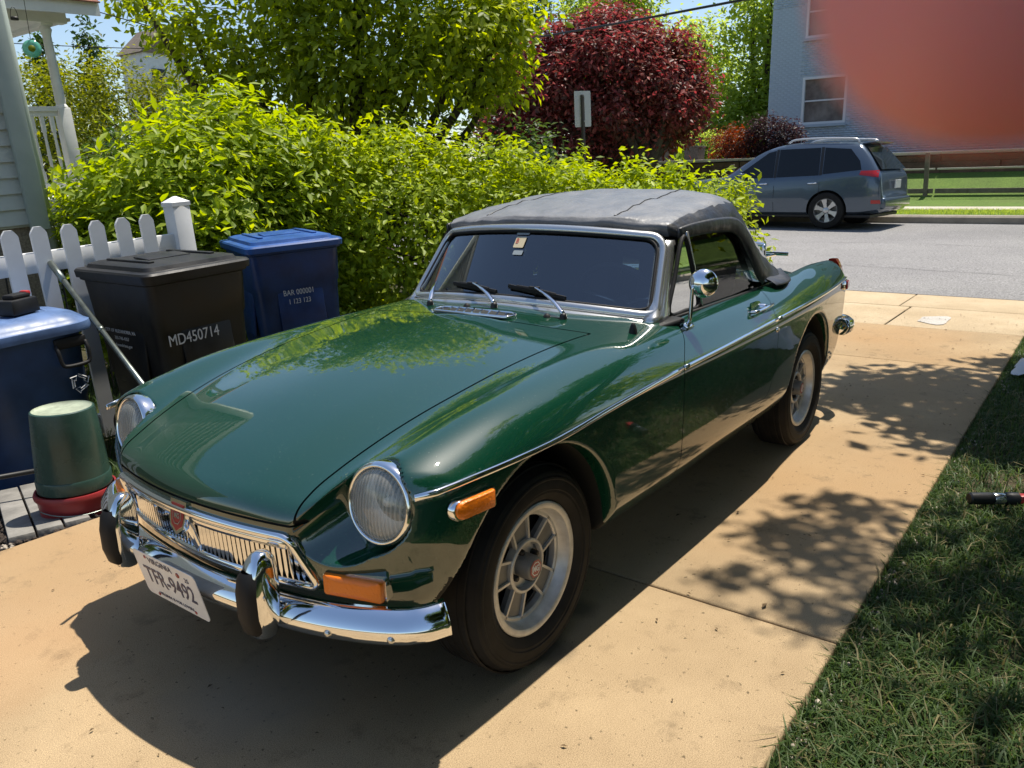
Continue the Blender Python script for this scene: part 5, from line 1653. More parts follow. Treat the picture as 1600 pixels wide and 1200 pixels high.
# clipped hedge along the left of the drive, up to the street
RH = random.Random(21)
HEDGE = [(-3.9, -4.95, .75, .95, .95, 1.15), (-4.6, -4.35, .72, .95, .95, 1.10), (-5.35, -3.75, .62, .95, .95, 1.02), (-6.0, -3.15, .55, .9, .9, .92), (-6.55, -2.50, .52, .80, .85, .88), (-6.75, -1.85, .42, .66, .66, .86)]
SHOOTS = []
for k in range(34):
    b = RH.choice(HEDGE); u, v = RH.uniform(-.75, .75), RH.uniform(-.75, .75)
    if u * u + v * v > .7: continue
    SHOOTS.append((b[0] + u * b[3], b[1] + v * b[4], b[2] + b[5] * math.sqrt(1 - u * u - v * v) + RH.uniform(-.02, .10), .07, .07, RH.uniform(.10, .20)))
plant('hedge_shrub', 'bright yellow green clipped hedge directly behind the black soft top', 'hedge', (-5.6, -3.6, -.2),
      HEDGE + SHOOTS,
      5600, 8, .075, .092, 'leaf_hedge', 11, r=.05, zmin=-.25, shell=.28, lump=.13, spread=.5, tips=[(b[0] + 5.6, b[1] + 3.6, b[2] + .5) for b in HEDGE])
plant('leafy_shrub', 'tall shrub with long bright green leaves beside the white fence post', 'shrub', (-2.5, -4.7, -.3),
      [(-2.15, -4.70, .85, .72, .62, 1.10), (-2.9, -4.95, 1.05, .8, .7, 1.15), (-1.80, -4.85, .62, .55, .55, .95), (-3.3, -4.75, .9, .6, .6, 1.1)],
      2600, 8, .085, .125, 'leaf_shrub', 12, r=.03, zmin=-.3, shell=.5, lump=.16, aspect=.36, droop=.1)
plant('grey_shrub', 'small grey green bush at the foot of the siding house corner', 'shrub', (-1.8, -5.3, -.2),
      [(-1.62, -5.25, .75, .50, .45, .62), (-2.1, -5.6, .85, .5, .5, .62)], 1500, 8, .06, .045, 'leaf_dark', 13, r=.02, shell=.4)
plant('weed_clump', 'low leafy clump at the foot of the hedge beside the blue bin', 'plant', (-3.3, -3.75, -.2),
      [(-3.3, -3.75, -.08, .35, .3, .25), (-3.9, -3.5, -.08, .4, .3, .22)], 420, 6, .05, .05, 'leaf_dark', 14, r=.01)
# dogwood-like tree over the shrubs
def along(c, s, z, rx, rz, back=0.0):
    return (c[0] - .605 * s - .796 * back, c[1] + .796 * s - .605 * back, z, rx, rx, rz)
DC = (-5.7, -6.25)
plant('dogwood_tree', 'spreading green tree with drooping oval leaves rising above the hedge', 'tree', (-5.9, -6.6, -.1),
      [along(DC, -1.9, 3.25, .62, .36), along(DC, -2.5, 3.62, .42, .26), along(DC, -1.35, 2.75, .85, .6), along(DC, -.5, 3.5, 1.0, .95), along(DC, .4, 3.7, 1.15, 1.1), along(DC, -.1, 2.6, 1.25, .75), along(DC, 1.1, 2.85, 1.05, .85), along(DC, 1.75, 3.2, .75, .7), along(DC, 2.1, 3.25, .42, .5), along(DC, 1.9, 2.5, .5, .35), along(DC, .3, 4.9, 1.2, .8), along(DC, 1.2, 4.4, .8, .8), along(DC, -1.0, 4.4, .8, .7)],
      2700, 8, .13, .13, 'leaf_tree', 15, r=.12, shell=.8, lump=.22, droop=.6, aspect=.5)
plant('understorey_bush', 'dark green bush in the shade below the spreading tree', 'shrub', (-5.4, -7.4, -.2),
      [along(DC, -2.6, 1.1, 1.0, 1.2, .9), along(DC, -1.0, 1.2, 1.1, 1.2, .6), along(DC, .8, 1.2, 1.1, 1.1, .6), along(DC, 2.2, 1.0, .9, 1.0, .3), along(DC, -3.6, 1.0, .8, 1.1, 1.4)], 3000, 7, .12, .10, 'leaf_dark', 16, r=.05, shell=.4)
# beyond the street
MC = (-20.5, -11.0)
plant('red_maple', 'dark red leaved maple across the street behind the road sign', 'tree', (-20.9, -9.9, 1.6),
      [along(MC, -1.7, 3.7, 1.5, 1.4), along(MC, 0, 4.2, 1.8, 1.5), along(MC, 1.5, 3.9, 1.35, 1.4), along(MC, .6, 2.9, 1.6, 1.1), along(MC, -2.5, 2.9, 1.2, 1.1), along(MC, -1.0, 2.2, 1.5, .8)]
      + [along(MC, q[0], q[1], q[2], q[2] * .7, q[3]) for q in ((-3.1, 3.6, .6, 0), (-2.6, 4.4, .65, .3), (-2.0, 5.0, .7, 0), (-1.2, 5.3, .6, -.3), (-.5, 5.6, .55, 0), (.2, 5.9, .5, .2), (.7, 5.5, .6, 0), (1.3, 5.1, .65, -.2), (1.9, 5.0, .5, 0), (2.2, 4.3, .6, .2), (2.6, 3.7, .6, 0), (2.5, 3.0, .55, -.3), (2.1, 2.5, .6, 0), (-3.4, 2.6, .6, 0), (-.3, 4.6, .8, -1.3), (.9, 3.9, .8, -1.2), (-1.5, 3.7, .8, -1.2), (1.7, 3.1, .7, -1.0), (-2.3, 3.0, .7, -.9), (-.2, 3.1, .7, -1.4))],
      4600, 8, .19, .19, 'leaf_red', 17, r=.22, shell=.55, lump=.28)
R2 = random.Random(8)
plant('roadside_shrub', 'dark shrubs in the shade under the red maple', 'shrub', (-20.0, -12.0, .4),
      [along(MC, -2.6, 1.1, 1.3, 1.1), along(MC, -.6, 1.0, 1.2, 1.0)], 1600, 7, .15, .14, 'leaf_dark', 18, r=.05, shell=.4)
BG = [('broad light green street tree far behind the patio', (-38.5, -16.0), 5.2, 3.6, 3.4, 'leaf_far', 21), ('tall pale green tree beside the grey brick building', (-37.0, -12.4), 6.0, 2.4, 4.0, 'leaf_far', 22),
      ('tall green tree rising directly behind the red maple', (-36, -19.5), 8.0, 3.2, 3.2, 'leaf_far', 23), ('dark green tree far left behind the red maple', (-31, -23.5), 6.8, 3.4, 3.2, 'leaf_dark', 24)]
for lab, (x, y), zc, rr_, hz, mm, sd in BG:
    rgq = random.Random(sd)
    bl = [(x + rgq.uniform(-.5, .5) * rr_, y + rgq.uniform(-.5, .5) * rr_, zc + rgq.uniform(-.75, .75) * hz, rr_ * .55, rr_ * .55, hz * .40) for _ in range(9)]
    plant('street_tree', lab, 'tree', (x, y, 1.2), bl, 1500, 7, .35, .30, mm, sd, r=.24, group='trees beyond the street', shell=.6, lump=.2)
plant('yellow_hedge', 'long yellow green hedge in the distance behind the porch', 'hedge', (-11.8, -23.0, 0),
      [(-9.5, -23.2, 2.6, 1.8, 1.6, 2.4), (-11.4, -23.0, 2.7, 1.8, 1.6, 2.5), (-13.2, -22.4, 2.5, 1.8, 1.6, 2.3), (-15.2, -22.0, 2.2, 2, 1.8, 2.1), (-8.0, -24, 2.6, 1.6, 1.5, 2.4)], 5200, 7, .16, .15, 'leaf_yellow', 31, r=.1, shell=.35, lump=.12)
for k, (x, y, h) in enumerate(((-12.0, -33, 6.3), (-14.4, -33.5, 6.9), (-16.6, -34, 7.6), (-18.6, -33, 7.2), (-20.5, -33, 7.0), (-22.8, -32, 7.2), (-25.5, -31, 7.4), (-28.5, -30, 7.2))):
    bl = [(x, y, h * q, 1.5 * (1.15 - q), 1.5 * (1.15 - q), h * .16) for q in (.25, .42, .58, .72, .86, .97)]
    plant('far_tree', 'dark pointed skyline tree beyond the yellow hedge, %s from the left' % ('first', 'second', 'third', 'fourth', 'fifth', 'sixth', 'seventh', 'eighth')[k], 'tree', (x, y, 0), bl, 700, 6, .22, .26, 'leaf_dark', 40 + k, tips=[(0, 0, h)], r=.15, group='trees on the skyline', shell=.8)
plant('rust_shrub', 'orange red leaved shrub in front of the grey brick wall', 'shrub', (-25.6, -8.9, 1.7), [(-25.6, -8.9, 2.25, .55, .55, .55), (-26.0, -9.6, 2.15, .45, .45, .45)], 420, 6, .12, .11, 'leaf_rust', 51, r=.03)
plant('purple_shrub', 'dark purple rounded bush by the corner of the grey building', 'shrub', (-25.6, -7.9, 1.7), [(-25.7, -8.0, 2.35, .62, .62, .65), (-25.5, -7.3, 2.25, .6, .6, .58)], 900, 7, .12, .10, 'leaf_dusk', 52, r=.03)
plant('patio_shrub', 'light green shrub beside the patio planters', 'shrub', (-29.0, -12.2, 1.7), [(-29, -12.2, 2.2, .8, .8, .6), (-28.6, -11.2, 2.2, .6, .6, .5)], 700, 6, .14, .13, 'leaf_far', 53, r=.03)
# shade tree over the lawn, right of the frame: its leaves dapple the drive
SX_ = lambda gx_, gy_, h: (gx_ + SUN.x / SUN.z * h, gy_ + SUN.y / SUN.z * h, h)
SH = []
for (gx_, gy_, h, r) in ((-1.45, 2.6, 4.2, 1.15), (-2.6, 3.4, 4.8, 1.4), (-1.0, 3.8, 4.6, 1.3), (.6, 3.4, 4.4, 1.3), (-4.2, 3.2, 4.6, 1.3), (-3.3, 2.2, 4.4, 1.0), (1.2, 2.9, 4.8, .9), (-.1, 2.7, 4.0, .95), (1.9, 3.0, 4.6, 1.1), (.9, 2.6, 4.3, .7), (-3.8, .95, 4.3, .50), (-4.3, 1.8, 4.5, .75), (-2.6, 5.2, 5.4, 1.9), (.8, 5.2, 5.2, 1.7), (-3.4, .75, 4.9, .40), (-3.0, 1.35, 4.2, .45)):
    SH.append((*SX_(gx_, gy_, h), r, r, r * .55))
SH += [(2.6, 4.6, 6.0, 1.7, 1.7, 1.0), (.6, 5.2, 6.8, 1.9, 1.9, 1.1), (-2.2, 5.0, 7.4, 2.0, 2.0, 1.2), (3.4, 7.2, 6.4, 2.0, 2.0, 1.2), (-5.2, 4.8, 6.6, 1.7, 1.7, 1.0), (.2, 7.6, 7.6, 2.2, 2.2, 1.3)]
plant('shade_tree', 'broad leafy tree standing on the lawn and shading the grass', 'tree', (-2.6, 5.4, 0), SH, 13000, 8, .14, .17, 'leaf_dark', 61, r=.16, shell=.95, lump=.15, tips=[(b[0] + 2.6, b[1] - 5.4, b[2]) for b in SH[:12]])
SH2 = [(*SX_(x, y, h), rx, ry, .16) for (x, y, h, rx, ry) in ((-.80, 1.00, 5.4, .10, .22), (-1.08, 1.12, 5.4, .14, .30), (-1.38, 1.15, 5.4, .11, .30), (-.66, 1.25, 5.4, .09, .18), (-1.24, .98, 5.4, .08, .22), (-1.60, 1.10, 5.4, .10, .26), (-1.02, 1.40, 5.4, .16, .14))]
plant('tree_branch', 'leafy branch of the lawn tree hanging over the edge of the drive', 'branch', SX_(-1.4, 2.0, 5.45), SH2, 120, 6, .06, .10, 'leaf_tree', 62, r=.02, shell=.95)
for k, (x, y, h, r, lab) in enumerate(((-5.4, 5.9, 5.2, 1.5, 'bushy green tree at the street end of the lawn'), (-19.6, 5.6, 5.5, 1.9, 'round street tree across the road to the right of the parked car'), (-19.8, 10.5, 6.2, 2.2, 'taller street tree farther right across the road'), (-3.2, 8.3, 4.8, 1.5, 'small green tree in the middle of the lawn'))):
    plant('garden_tree', lab, 'tree', (x, y, 0), [(x + .7 * r * math.sin(2.1 * q + k), y + .6 * r * math.cos(2.1 * q + k), h * (.30 + .13 * q), r * .75, r * .75, h * .17) for q in range(6)], 1500, 6, .22, .22, 'leaf_tree', 110 + k, r=.14, shell=.6)
bl = [(x, 10.5 + .8 * math.sin(x), 1.5, 1.9, 1.3, 1.9) for x in (-9, -6.5, -4, -1.5, 1, 3.5, 6)]
plant('boundary_hedge', 'dark boundary hedge across the lawn to the right of the car', 'hedge', (-1, 10.5, 0), bl, 2600, 6, .22, .20, 'leaf_dark', 63, r=.05, shell=.3)
for k, (x, y, h) in enumerate(((-13, 15, 9.0), (-9, 18, 10.5), (-5.5, 15, 9.5), (-1.5, 17, 10), (3, 14.5, 9.0), (8, 16, 10))):  # unseen row, added to darken the sky reflections on the car's side
    plant('garden_tree', 'unseen tall dark tree added behind the boundary hedge, %s from the street' % ('first', 'second', 'third', 'fourth', 'fifth', 'sixth')[k], 'tree', (x, y, 0),
          [(x + .9 * math.sin(k + 2 * q), y + .8 * math.cos(k * 2 + q), h * (.38 + .12 * q), 2.4 - .25 * q, 2.2 - .25 * q, h * .16) for q in range(5)], 1100, 6, .4, .42, 'leaf_dark', 80 + k, r=.25, group='unseen trees added beyond the lawn', shell=.5)
# individual leaves that stand out on the near shrub
lg = np.random.default_rng(90)
lm = None
Vl = np.array([(-.5, 0, 0), (-.22, .17, .04), (.12, .15, .03), (.5, 0, -.08), (.12, -.15, .03), (-.22, -.17, .04), (0, 0, -.02)], np.float32)
Fl = np.array([(0, 6, 1), (1, 6, 2), (2, 6, 3), (3, 6, 4), (4, 6, 5), (5, 6, 0)])
shrub = bpy.data.objects['leafy_shrub']
o0 = from_arrays('leaf', Vl * .15, Fl, M['leaf_shrub'], shrub)
P, N = blob_points([(b[0] + 2.5, b[1] + 4.7, b[2] + .3, *b[3:]) for b in [(-2.15, -4.70, .85, .74, .64, 1.12), (-2.9, -4.95, 1.05, .82, .72, 1.17), (-1.80, -4.85, .62, .57, .57, .97)]], 900, lg, shell=.05)
k = 0
view = Vector((4.0, 6.5, 1.2)).normalized()
for p, n in zip(P, N):
    if Vector(n).dot(view) < .25 or k >= 140: continue
    o = o0 if k == 0 else o0.copy()
    if k: COL.objects.link(o)
    o.parent = shrub; o.location = p
    d = Vector(n) + Vector(lg.normal(0, .5, 3)) + Vector((0, 0, .2))
    o.rotation_euler = d.to_track_quat('X', 'Z').to_euler()
    sc_ = lg.uniform(.75, 1.2); o.scale = (sc_, sc_, sc_)
    k += 1
# grass blades
def grass(name, n, fn, hmin, hmax, m, seed, lean=.5):
    rg = np.random.default_rng(seed)
    P = fn(rg, n)
    n = len(P)
    h = rg.uniform(hmin, hmax, n)[:, None]; a = rg.uniform(0, 2 * PI, n)
    w = rg.uniform(.0016, .0034, n)[:, None]
    d = np.stack([np.cos(a), np.sin(a), np.zeros(n)], 1); s = np.stack([-np.sin(a), np.cos(a), np.zeros(n)], 1)
    ln = rg.uniform(.15, 1.1, n)[:, None] * lean
    up = np.array([0, 0, 1.0])
    m1 = P + up * h * .55 + d * h * ln * .35
    tip = P + up * h * (1 - .35 * ln) + d * h * ln * 1.1
    V = np.stack([P - s * w, P + s * w, m1 + s * w * .8, m1 - s * w * .8, tip], 1).reshape(-1, 3)
    i = np.arange(n)[:, None] * 5
    F = np.concatenate([i + [0, 1, 2], i + [0, 2, 3], i + [3, 2, 4]], 0)
    return from_arrays(name, V, F, m, kind='stuff')
M['grass'] = leaf_mat('grass_blade', (0.034, 0.068, 0.020), (0.058, 0.104, 0.028), (0.10, 0.145, 0.046), trans=.35, rough=.5)
M['grass_dry'] = leaf_mat('dry_grass', (0.10, 0.10, 0.035), (0.16, 0.14, 0.06), (0.22, 0.19, 0.09), trans=.25, rough=.6)
def lawn_pts(x0, x1, y0, y1):
    def f(rg, n):
        x = rg.uniform(x0, x1, n); y = y0 + (y1 - y0) * rg.random(n) ** 1.25
        k = np.sin(x * 3.1 + 1.3 * np.sin(y * 2.3)) * np.sin(y * 2.7 + x) + .5 * np.sin(x * 7 + y * 5)
        ok = rg.random(n) < np.clip(.72 + .35 * k, .18, 1)
        ok &= ~((np.hypot((x + .55) / .35, (y - 2.1) / .22) < 1) & (rg.random(n) < .7))
        x, y = x[ok], y[ok]
        z = np.interp(y, [1.36, 1.6, 12], [-.045, -.02, .05])
        return np.stack([x, y, z], 1)
    return f
grass('lawn_grass', 62000, lawn_pts(-2.6, 1.35, 1.365, 3.2), .03, .08, M['grass'], 71, 1.3)
grass('lawn_grass', 42000, lawn_pts(-6.9, -2.6, 1.365, 4.2), .04, .09, M['grass'], 72, 1.1)
grass('lawn_grass', 9000, lawn_pts(-4.0, 1.35, 1.365, 3.4), .03, .10, M['grass_dry'], 73, 1.6)
def side_pts(rg, n):
    x = rg.uniform(-6.8, -.1, n); y = -1.52 - 4.0 * rg.random(n) ** 1.3
    z = np.interp(-y, [1.5, 1.7, 2.0, 2.6, 3.4, 6.0], [-.045, -.06, -.11, -.22, -.26, -.28])
    return np.stack([x, y, z], 1)
def edge_pts(rg, n):
    x = rg.uniform(-6.8, 1.3, n); x = x[rg.random(n) < .35 + .65 * (np.sin(x * 5.3) * np.sin(x * 2.1 + 1) > -.1)]
    return np.stack([x, 1.362 + np.abs(rg.normal(0, .018, len(x))), np.full(len(x), -.04)], 1)
grass('lawn_grass', 9000, edge_pts, .03, .06, M['grass'], 76, .8)
grass('side_grass', 26000, side_pts, .05, .16, M['grass'], 74, .7)
def verge_pts(rg, n):
    x = rg.uniform(-18.85, -17.36, n); y = rg.uniform(-4.5, 3, n)
    return np.stack([x, y, np.interp(-x, [17.3, 18.9], [.355, .375])], 1)
grass('verge_grass', 16000, verge_pts, .03, .09, M['leaf_far'], 75, .6)
# ------------------------------------------------------------------ houses, porch, far terrace, sign, wires
M['siding'] = mat('sage_siding', (0.52, 0.54, 0.47), rough=.55, var=.06, scale=4, bump=.15, bscale=50)
M['siding_trim'] = mat('sage_corner_board', (0.38, 0.44, 0.40), rough=.5, var=.06, scale=5)
M['stone_base'] = ground_mat('tan_foundation', (0.22, 0.18, 0.13), (0.28, 0.23, 0.17), (0.18, 0.15, 0.11), 5, 60)
M['shingle'] = mat('red_brown_shingle', (0.24, 0.10, 0.07), rough=.85, var=.3, scale=20)
M['porch_white'] = mat('porch_white_paint', (0.74, 0.74, 0.72), rough=.5, var=.08, scale=6)
M['brick_paint'] = mat('grey_blue_painted_brick', (0.36, 0.43, 0.50), rough=.6, var=.10, scale=2.5)
M['win_dark'] = mat('window_glass', (0.06, 0.065, 0.07), rough=.06, spec=.8)
M['win_pale'] = mat('curtained_glass', (0.17, 0.155, 0.14), rough=.12, spec=.7, var=.4, scale=2)
M['win_frame'] = mat('window_frame_white', (0.62, 0.64, 0.66), rough=.5)
M['timber'] = mat('grey_timber', (0.16, 0.13, 0.10), rough=.85, var=.3, scale=8, bump=.4, bscale=40)
M['timber_red'] = mat('brown_retaining_timber', (0.11, 0.065, 0.045), rough=.85, var=.3, scale=5, bump=.4, bscale=30)
M['wicker'] = mat('grey_wicker', (0.10, 0.095, 0.09), rough=.8, var=.35, scale=18, bump=.6, bscale=60)
M['sign_back'] = mat('sign_aluminium', (0.55, 0.56, 0.57), rough=.45, metal=.5)
M['post_brown'] = mat('sign_post', (0.055, 0.045, 0.038), rough=.7)
M['aqua_glass'] = mat('aqua_glass', (0.16, 0.55, 0.42), rough=.1, trans=.35, spec=.6)

hs = thing('clapboard_house', 'sage green clapboard house corner at the left edge behind the picket fence', 'house', (-1.27, -4.84, 0))
hs.rotation_euler = TILT.to_euler()
bm = bmesh.new(); bm_box(bm, (3.0, -2.5, 2.6), (5.94, 4.94, 3.0)); from_bm('wall', bm, M['siding'], hs)
bm = bmesh.new(); bm_box(bm, (3.0, -2.5, .35), (5.9, 4.9, 1.52)); from_bm('foundation', bm, M['stone_base'], hs)
bm = bmesh.new()
bm_prism(bm, [(0, 0), (.022, 0), (.006, .118), (0, .118)], 0, 5.9, lambda u, v, d: Vector((d, u, v)))
bmesh.ops.recalc_face_normals(bm, faces=bm.faces)
cb = bpy.data.meshes.new('clapboard'); bm.to_mesh(cb); bm.free(); cb.materials.append(M['siding'])
for k in range(25):
    o = bpy.data.objects.new('clapboard', cb); COL.objects.link(o); o.parent = hs; o.location = (.10, -.03, 1.12 + .116 * k)
bm = bmesh.new(); bm_box(bm, (.055, .012, 2.55), (.135, .045, 2.96), bevel=.004); bm_box(bm, (-.012, -.055, 2.55), (.045, .085, 2.96), bevel=.004)
from_bm('corner_board', bm, M['siding_trim'], hs, ang=40, kind='stuff')
bm = bmesh.new(); bm_tube(bm, [(-.06, -.12, .3), (-.06, -.12, 4.0)], .045, 10, sx=1.1); from_bm('downpipe', bm, M['siding_trim'], hs, smooth=True)

ph = thing('porch', 'white front porch with turned post, baluster rail and red brown shingle roof', 'porch', (-2.62, -7.2, 1.29))
ph.rotation_euler = TILT.to_euler()
bm = bmesh.new()
bm_box(bm, (0, 0, .45), (.125, .125, .90), bevel=.008); bm_box(bm, (0, 0, 1.74), (.12, .12, .10), bevel=.008)
bm_lathe(bm, [(.058, .88), (.062, .91), (.045, .94), (.052, .97), (.050, 1.02), (.042, 1.60), (.046, 1.62), (.060, 1.66), (.048, 1.69), (.056, 1.72)], 16)
from_bm('post', bm, M['porch_white'], ph, ang=35)
bm = bmesh.new(); bm_box(bm, (1.3, .0, .89), (2.5, .085, .05), bevel=.006); bm_box(bm, (1.3, .0, .845), (2.5, .045, .05)); from_bm('rail', bm, M['porch_white'], ph, kind='stuff')
bm = bmesh.new(); bm_box(bm, (1.3, 0, .12), (2.5, .05, .06)); from_bm('rail', bm, M['porch_white'], ph)
bm = bmesh.new()
bm_box(bm, (0, 0, .20), (.036, .036, .14)); bm_box(bm, (0, 0, .74), (.036, .036, .16))
bm_lathe(bm, [(.018, .27), (.012, .30), (.019, .40), (.014, .60), (.018, .64), (.015, .66)], 8)
bl_me = bpy.data.meshes.new('baluster'); bm.to_mesh(bl_me); bm.free(); bl_me.materials.append(M['porch_white'])
for k in range(14):
    o = bpy.data.objects.new('baluster', bl_me); COL.objects.link(o); o.parent = ph; o.location = (.13 + .098 * k, 0, 0)
bm = bmesh.new(); bm_box(bm, (1.3, -.9, -.06), (3.0, 2.2, .10)); bm_box(bm, (1.3, .17, -.20), (3.0, .04, .22)); from_bm('deck', bm, M['porch_white'], ph, kind='stuff')
bm = bmesh.new(); bm_box(bm, (1.4, .02, 1.80), (3.2, .12, .16), bevel=.006); bm_box(bm, (-.10, -1.2, 1.80), (.12, 2.4, .16), bevel=.006); from_bm('beam', bm, M['porch_white'], ph, kind='stuff')
bm = bmesh.new(); bm_box(bm, (1.2, -.9, 1.765), (2.9, 1.9, .03)); from_bm('ceiling', bm, M['porch_white'], ph)
bm = bmesh.new()
bm_prism(bm, [(-.45, .30), (-.45, .28), (3.4, .28), (3.4, .30)], 0, .13, lambda u, v, d: Vector((u, v, 1.785 + d)))
from_bm('fascia', bm, M['porch_white'], ph)
for r in range(6):
    for k in range(13):
        bm = bmesh.new()
        bm_box(bm, (-.30 + .30 * k + (.15 if r % 2 else 0), .22 - .20 * r, 1.96 + .085 * r), (.292, .27, .014), Matrix.Rotation(-.40, 3, 'X'))
        from_bm('shingle', bm, M['shingle'], ph)
bm = bmesh.new(); bm_prism(bm, [(-.45, 1.925), (3.5, 1.925), (3.5, 1.937), (-.45, 1.937)], 0, 1.3, lambda u, v, d: Vector((u, .30 - d * .92, v + d * .40)))
from_bm('roof_deck', bm, M['shingle'], ph)
# hanging glass disc
gd = thing('glass_ornament', 'round aqua glass ornament hanging from the porch beam', 'ornament', Vector((-2.62, -7.2, 1.29)) + TILT @ Vector((.42, .55, 1.40)))
Rd = Vector((.45, .88, .1)).to_track_quat('Z', 'Y').to_matrix()
bm = bmesh.new(); bm_lathe(bm, [(.0005, .012), (.05, .014), (.078, .010), (.082, 0), (.078, -.008), (.0005, -.006)], 28, M=Rd); from_bm('disc', bm, M['aqua_glass'], gd, smooth=True)
bm = bmesh.new(); bm_lathe(bm, [(.0005, .018), (.03, .016), (.032, .010)], 16, M=Rd); from_bm('centre', bm, M['leaf_yellow'], gd, smooth=True)
bm = bmesh.new(); bm_tube(bm, [(0, 0, .08), (0, 0, .46)], .003, 5); from_bm('cord', bm, M['wire'], gd)
bf = thing('bird_feeder', 'small black feeder hanging by a wire loop at the porch', 'feeder', Vector((-2.62, -7.2, 1.29)) + TILT @ Vector((.46, .42, 1.68)))
bm = bmesh.new(); bm_lathe(bm, [(.0005, -.015), (.034, -.015), (.036, 0), (.032, .012), (.0005, .014)], 16); from_bm('tray', bm, M['wire'], bf, smooth=True)
bm = bmesh.new(); bm_tube(bm, [(.034 * math.cos(a), 0, .0 + .10 * math.sin(a)) for a in np.linspace(0, PI, 12)], .003, 5); from_bm('loop', bm, M['wire'], bf)
# white gable far off
wh = thing('white_house', 'white house gable far away above the yellow green hedge', 'house', (-16.2, -28.5, 0))
bm = bmesh.new(); bm_box(bm, (0, 0, 3.2), (1.7, 1.6, 6.0)); from_bm('wall', bm, M['porch_white'], wh)
bm = bmesh.new(); bm_prism(bm, [(-1.0, 6.15), (1.0, 6.15), (0, 7.1)], -.9, .9, lambda u, v, d: Vector((u, d, v))); from_bm('roof', bm, M['timber'], wh)
bm = bmesh.new(); bm_box(bm, (.35, .82, 5.2), (.5, .06, .8)); from_bm('window', bm, M['win_dark'], wh)

# terrace across the street
tr = thing('retaining_wall', 'low brown timber retaining wall with pale cap across the street', 'wall', (-24.85, 0, 0))
for k in range(14):
    for r in range(3):
        bm = bmesh.new(); bm_box(bm, (0, -16 + 3.0 * k + (1.5 if r % 2 else 0), 1.20 + .175 * r), (.18, 2.97, .168), bevel=.01); from_bm('timber', bm, M['timber_red'], tr)
for k in range(14):
    bm = bmesh.new(); bm_box(bm, (0, -16 + 3.0 * k, 1.71), (.34, 2.985, .07), bevel=.01); from_bm('cap', bm, M['walk'], tr)
bm = bmesh.new(); bm_box(bm, (-30, -8, 1.62), (9.6, 30, .14)); from_bm('patio', bm, M['walk'], kind='structure')
lw = bmesh.new(); bm_loft(lw, [[(x, -60, 1.73), (x, -10.6, 1.73)] for x in (-26.5, -28, -60)]); from_bm('upper_lawn', lw, M['lawn_far'], kind='structure')
rf = thing('split_rail_fence', 'leaning post and low rail of a timber fence in front of the retaining wall', 'fence', (-23.45, -2.6, .40))
bm = bmesh.new(); bm_box(bm, (0, 0, .62), (.11, .11, 1.35), Matrix.Rotation(.03, 3, 'X'), bevel=.01); from_bm('post', bm, M['timber'], rf)
for y in (-5.6, 3.2, 6.2):
    bm = bmesh.new(); bm_box(bm, (0, y, .55), (.11, .11, 1.2), bevel=.01); from_bm('post', bm, M['timber'], rf)
for k in range(4):
    bm = bmesh.new(); bm_box(bm, (0, -4.2 + 2.95 * k, .27), (.06, 2.9, .13), bevel=.01); from_bm('rail', bm, M['timber'], rf)
for k in range(4):
    bm = bmesh.new(); bm_box(bm, (.0, -4.2 + 2.95 * k, .86), (.05, 2.9, .05), bevel=.01); from_bm('rail', bm, M['walk'], rf)
for k, (x, y, w, lab) in enumerate(((-26.2, -11.9, .62, 'first grey wicker planter on the patio edge from the maple trunk'), (-26.3, -10.8, .58, 'second grey wicker planter from the maple trunk'), (-25.9, -9.1, .55, 'grey wicker planter under the orange red shrub'))):
    p_ = thing('planter', lab, 'planter', (x, y, 1.69))
    bm = bmesh.new(); bm_box(bm, (0, 0, .26), (w, w, .50), bevel=.02, taper=.9); from_bm('basket', bm, M['wicker'], p_)
    bm = bmesh.new(); bm_box(bm, (0, 0, .53), (w * 1.06, w * 1.06, .05), bevel=.01); from_bm('rim', bm, M['wicker'], p_)
bn = thing('patio_bench', 'grey slatted bench on the patio in front of the far trees', 'bench', (-28.2, -11.2, 1.69))
bn.rotation_euler = (0, 0, .25)
for k in range(4):
    bm = bmesh.new(); bm_box(bm, (-.25, 0, .55 + .11 * k), (.04, 1.7, .09)); from_bm('slat', bm, M['wicker'], bn)
for k in range(3):
    bm = bmesh.new(); bm_box(bm, (-.1 + .13 * k, 0, .43), (.12, 1.7, .04)); from_bm('slat', bm, M['wicker'], bn)
for y in (-.75, .75):
    bm = bmesh.new(); bm_box(bm, (-.05, y, .22), (.5, .07, .44)); from_bm('leg', bm, M['wicker'], bn)
bdf = thing('board_fence', 'tan wooden board fence far behind the patio', 'fence', (-35.5, -15.5, 1.7))
bm = bmesh.new(); bm_box(bm, (0, 0, .85), (.03, .14, 1.7)); bme = bpy.data.meshes.new('board'); bm.to_mesh(bme); bm.free(); bme.materials.append(mat('tan_board', (0.26, 0.19, 0.13), rough=.8, var=.2))
for k in range(30):
    o = bpy.data.objects.new('board', bme); COL.objects.link(o); o.parent = bdf; o.location = (random.uniform(-.01, .01), -2.4 + .155 * k, random.uniform(-.02, .02))

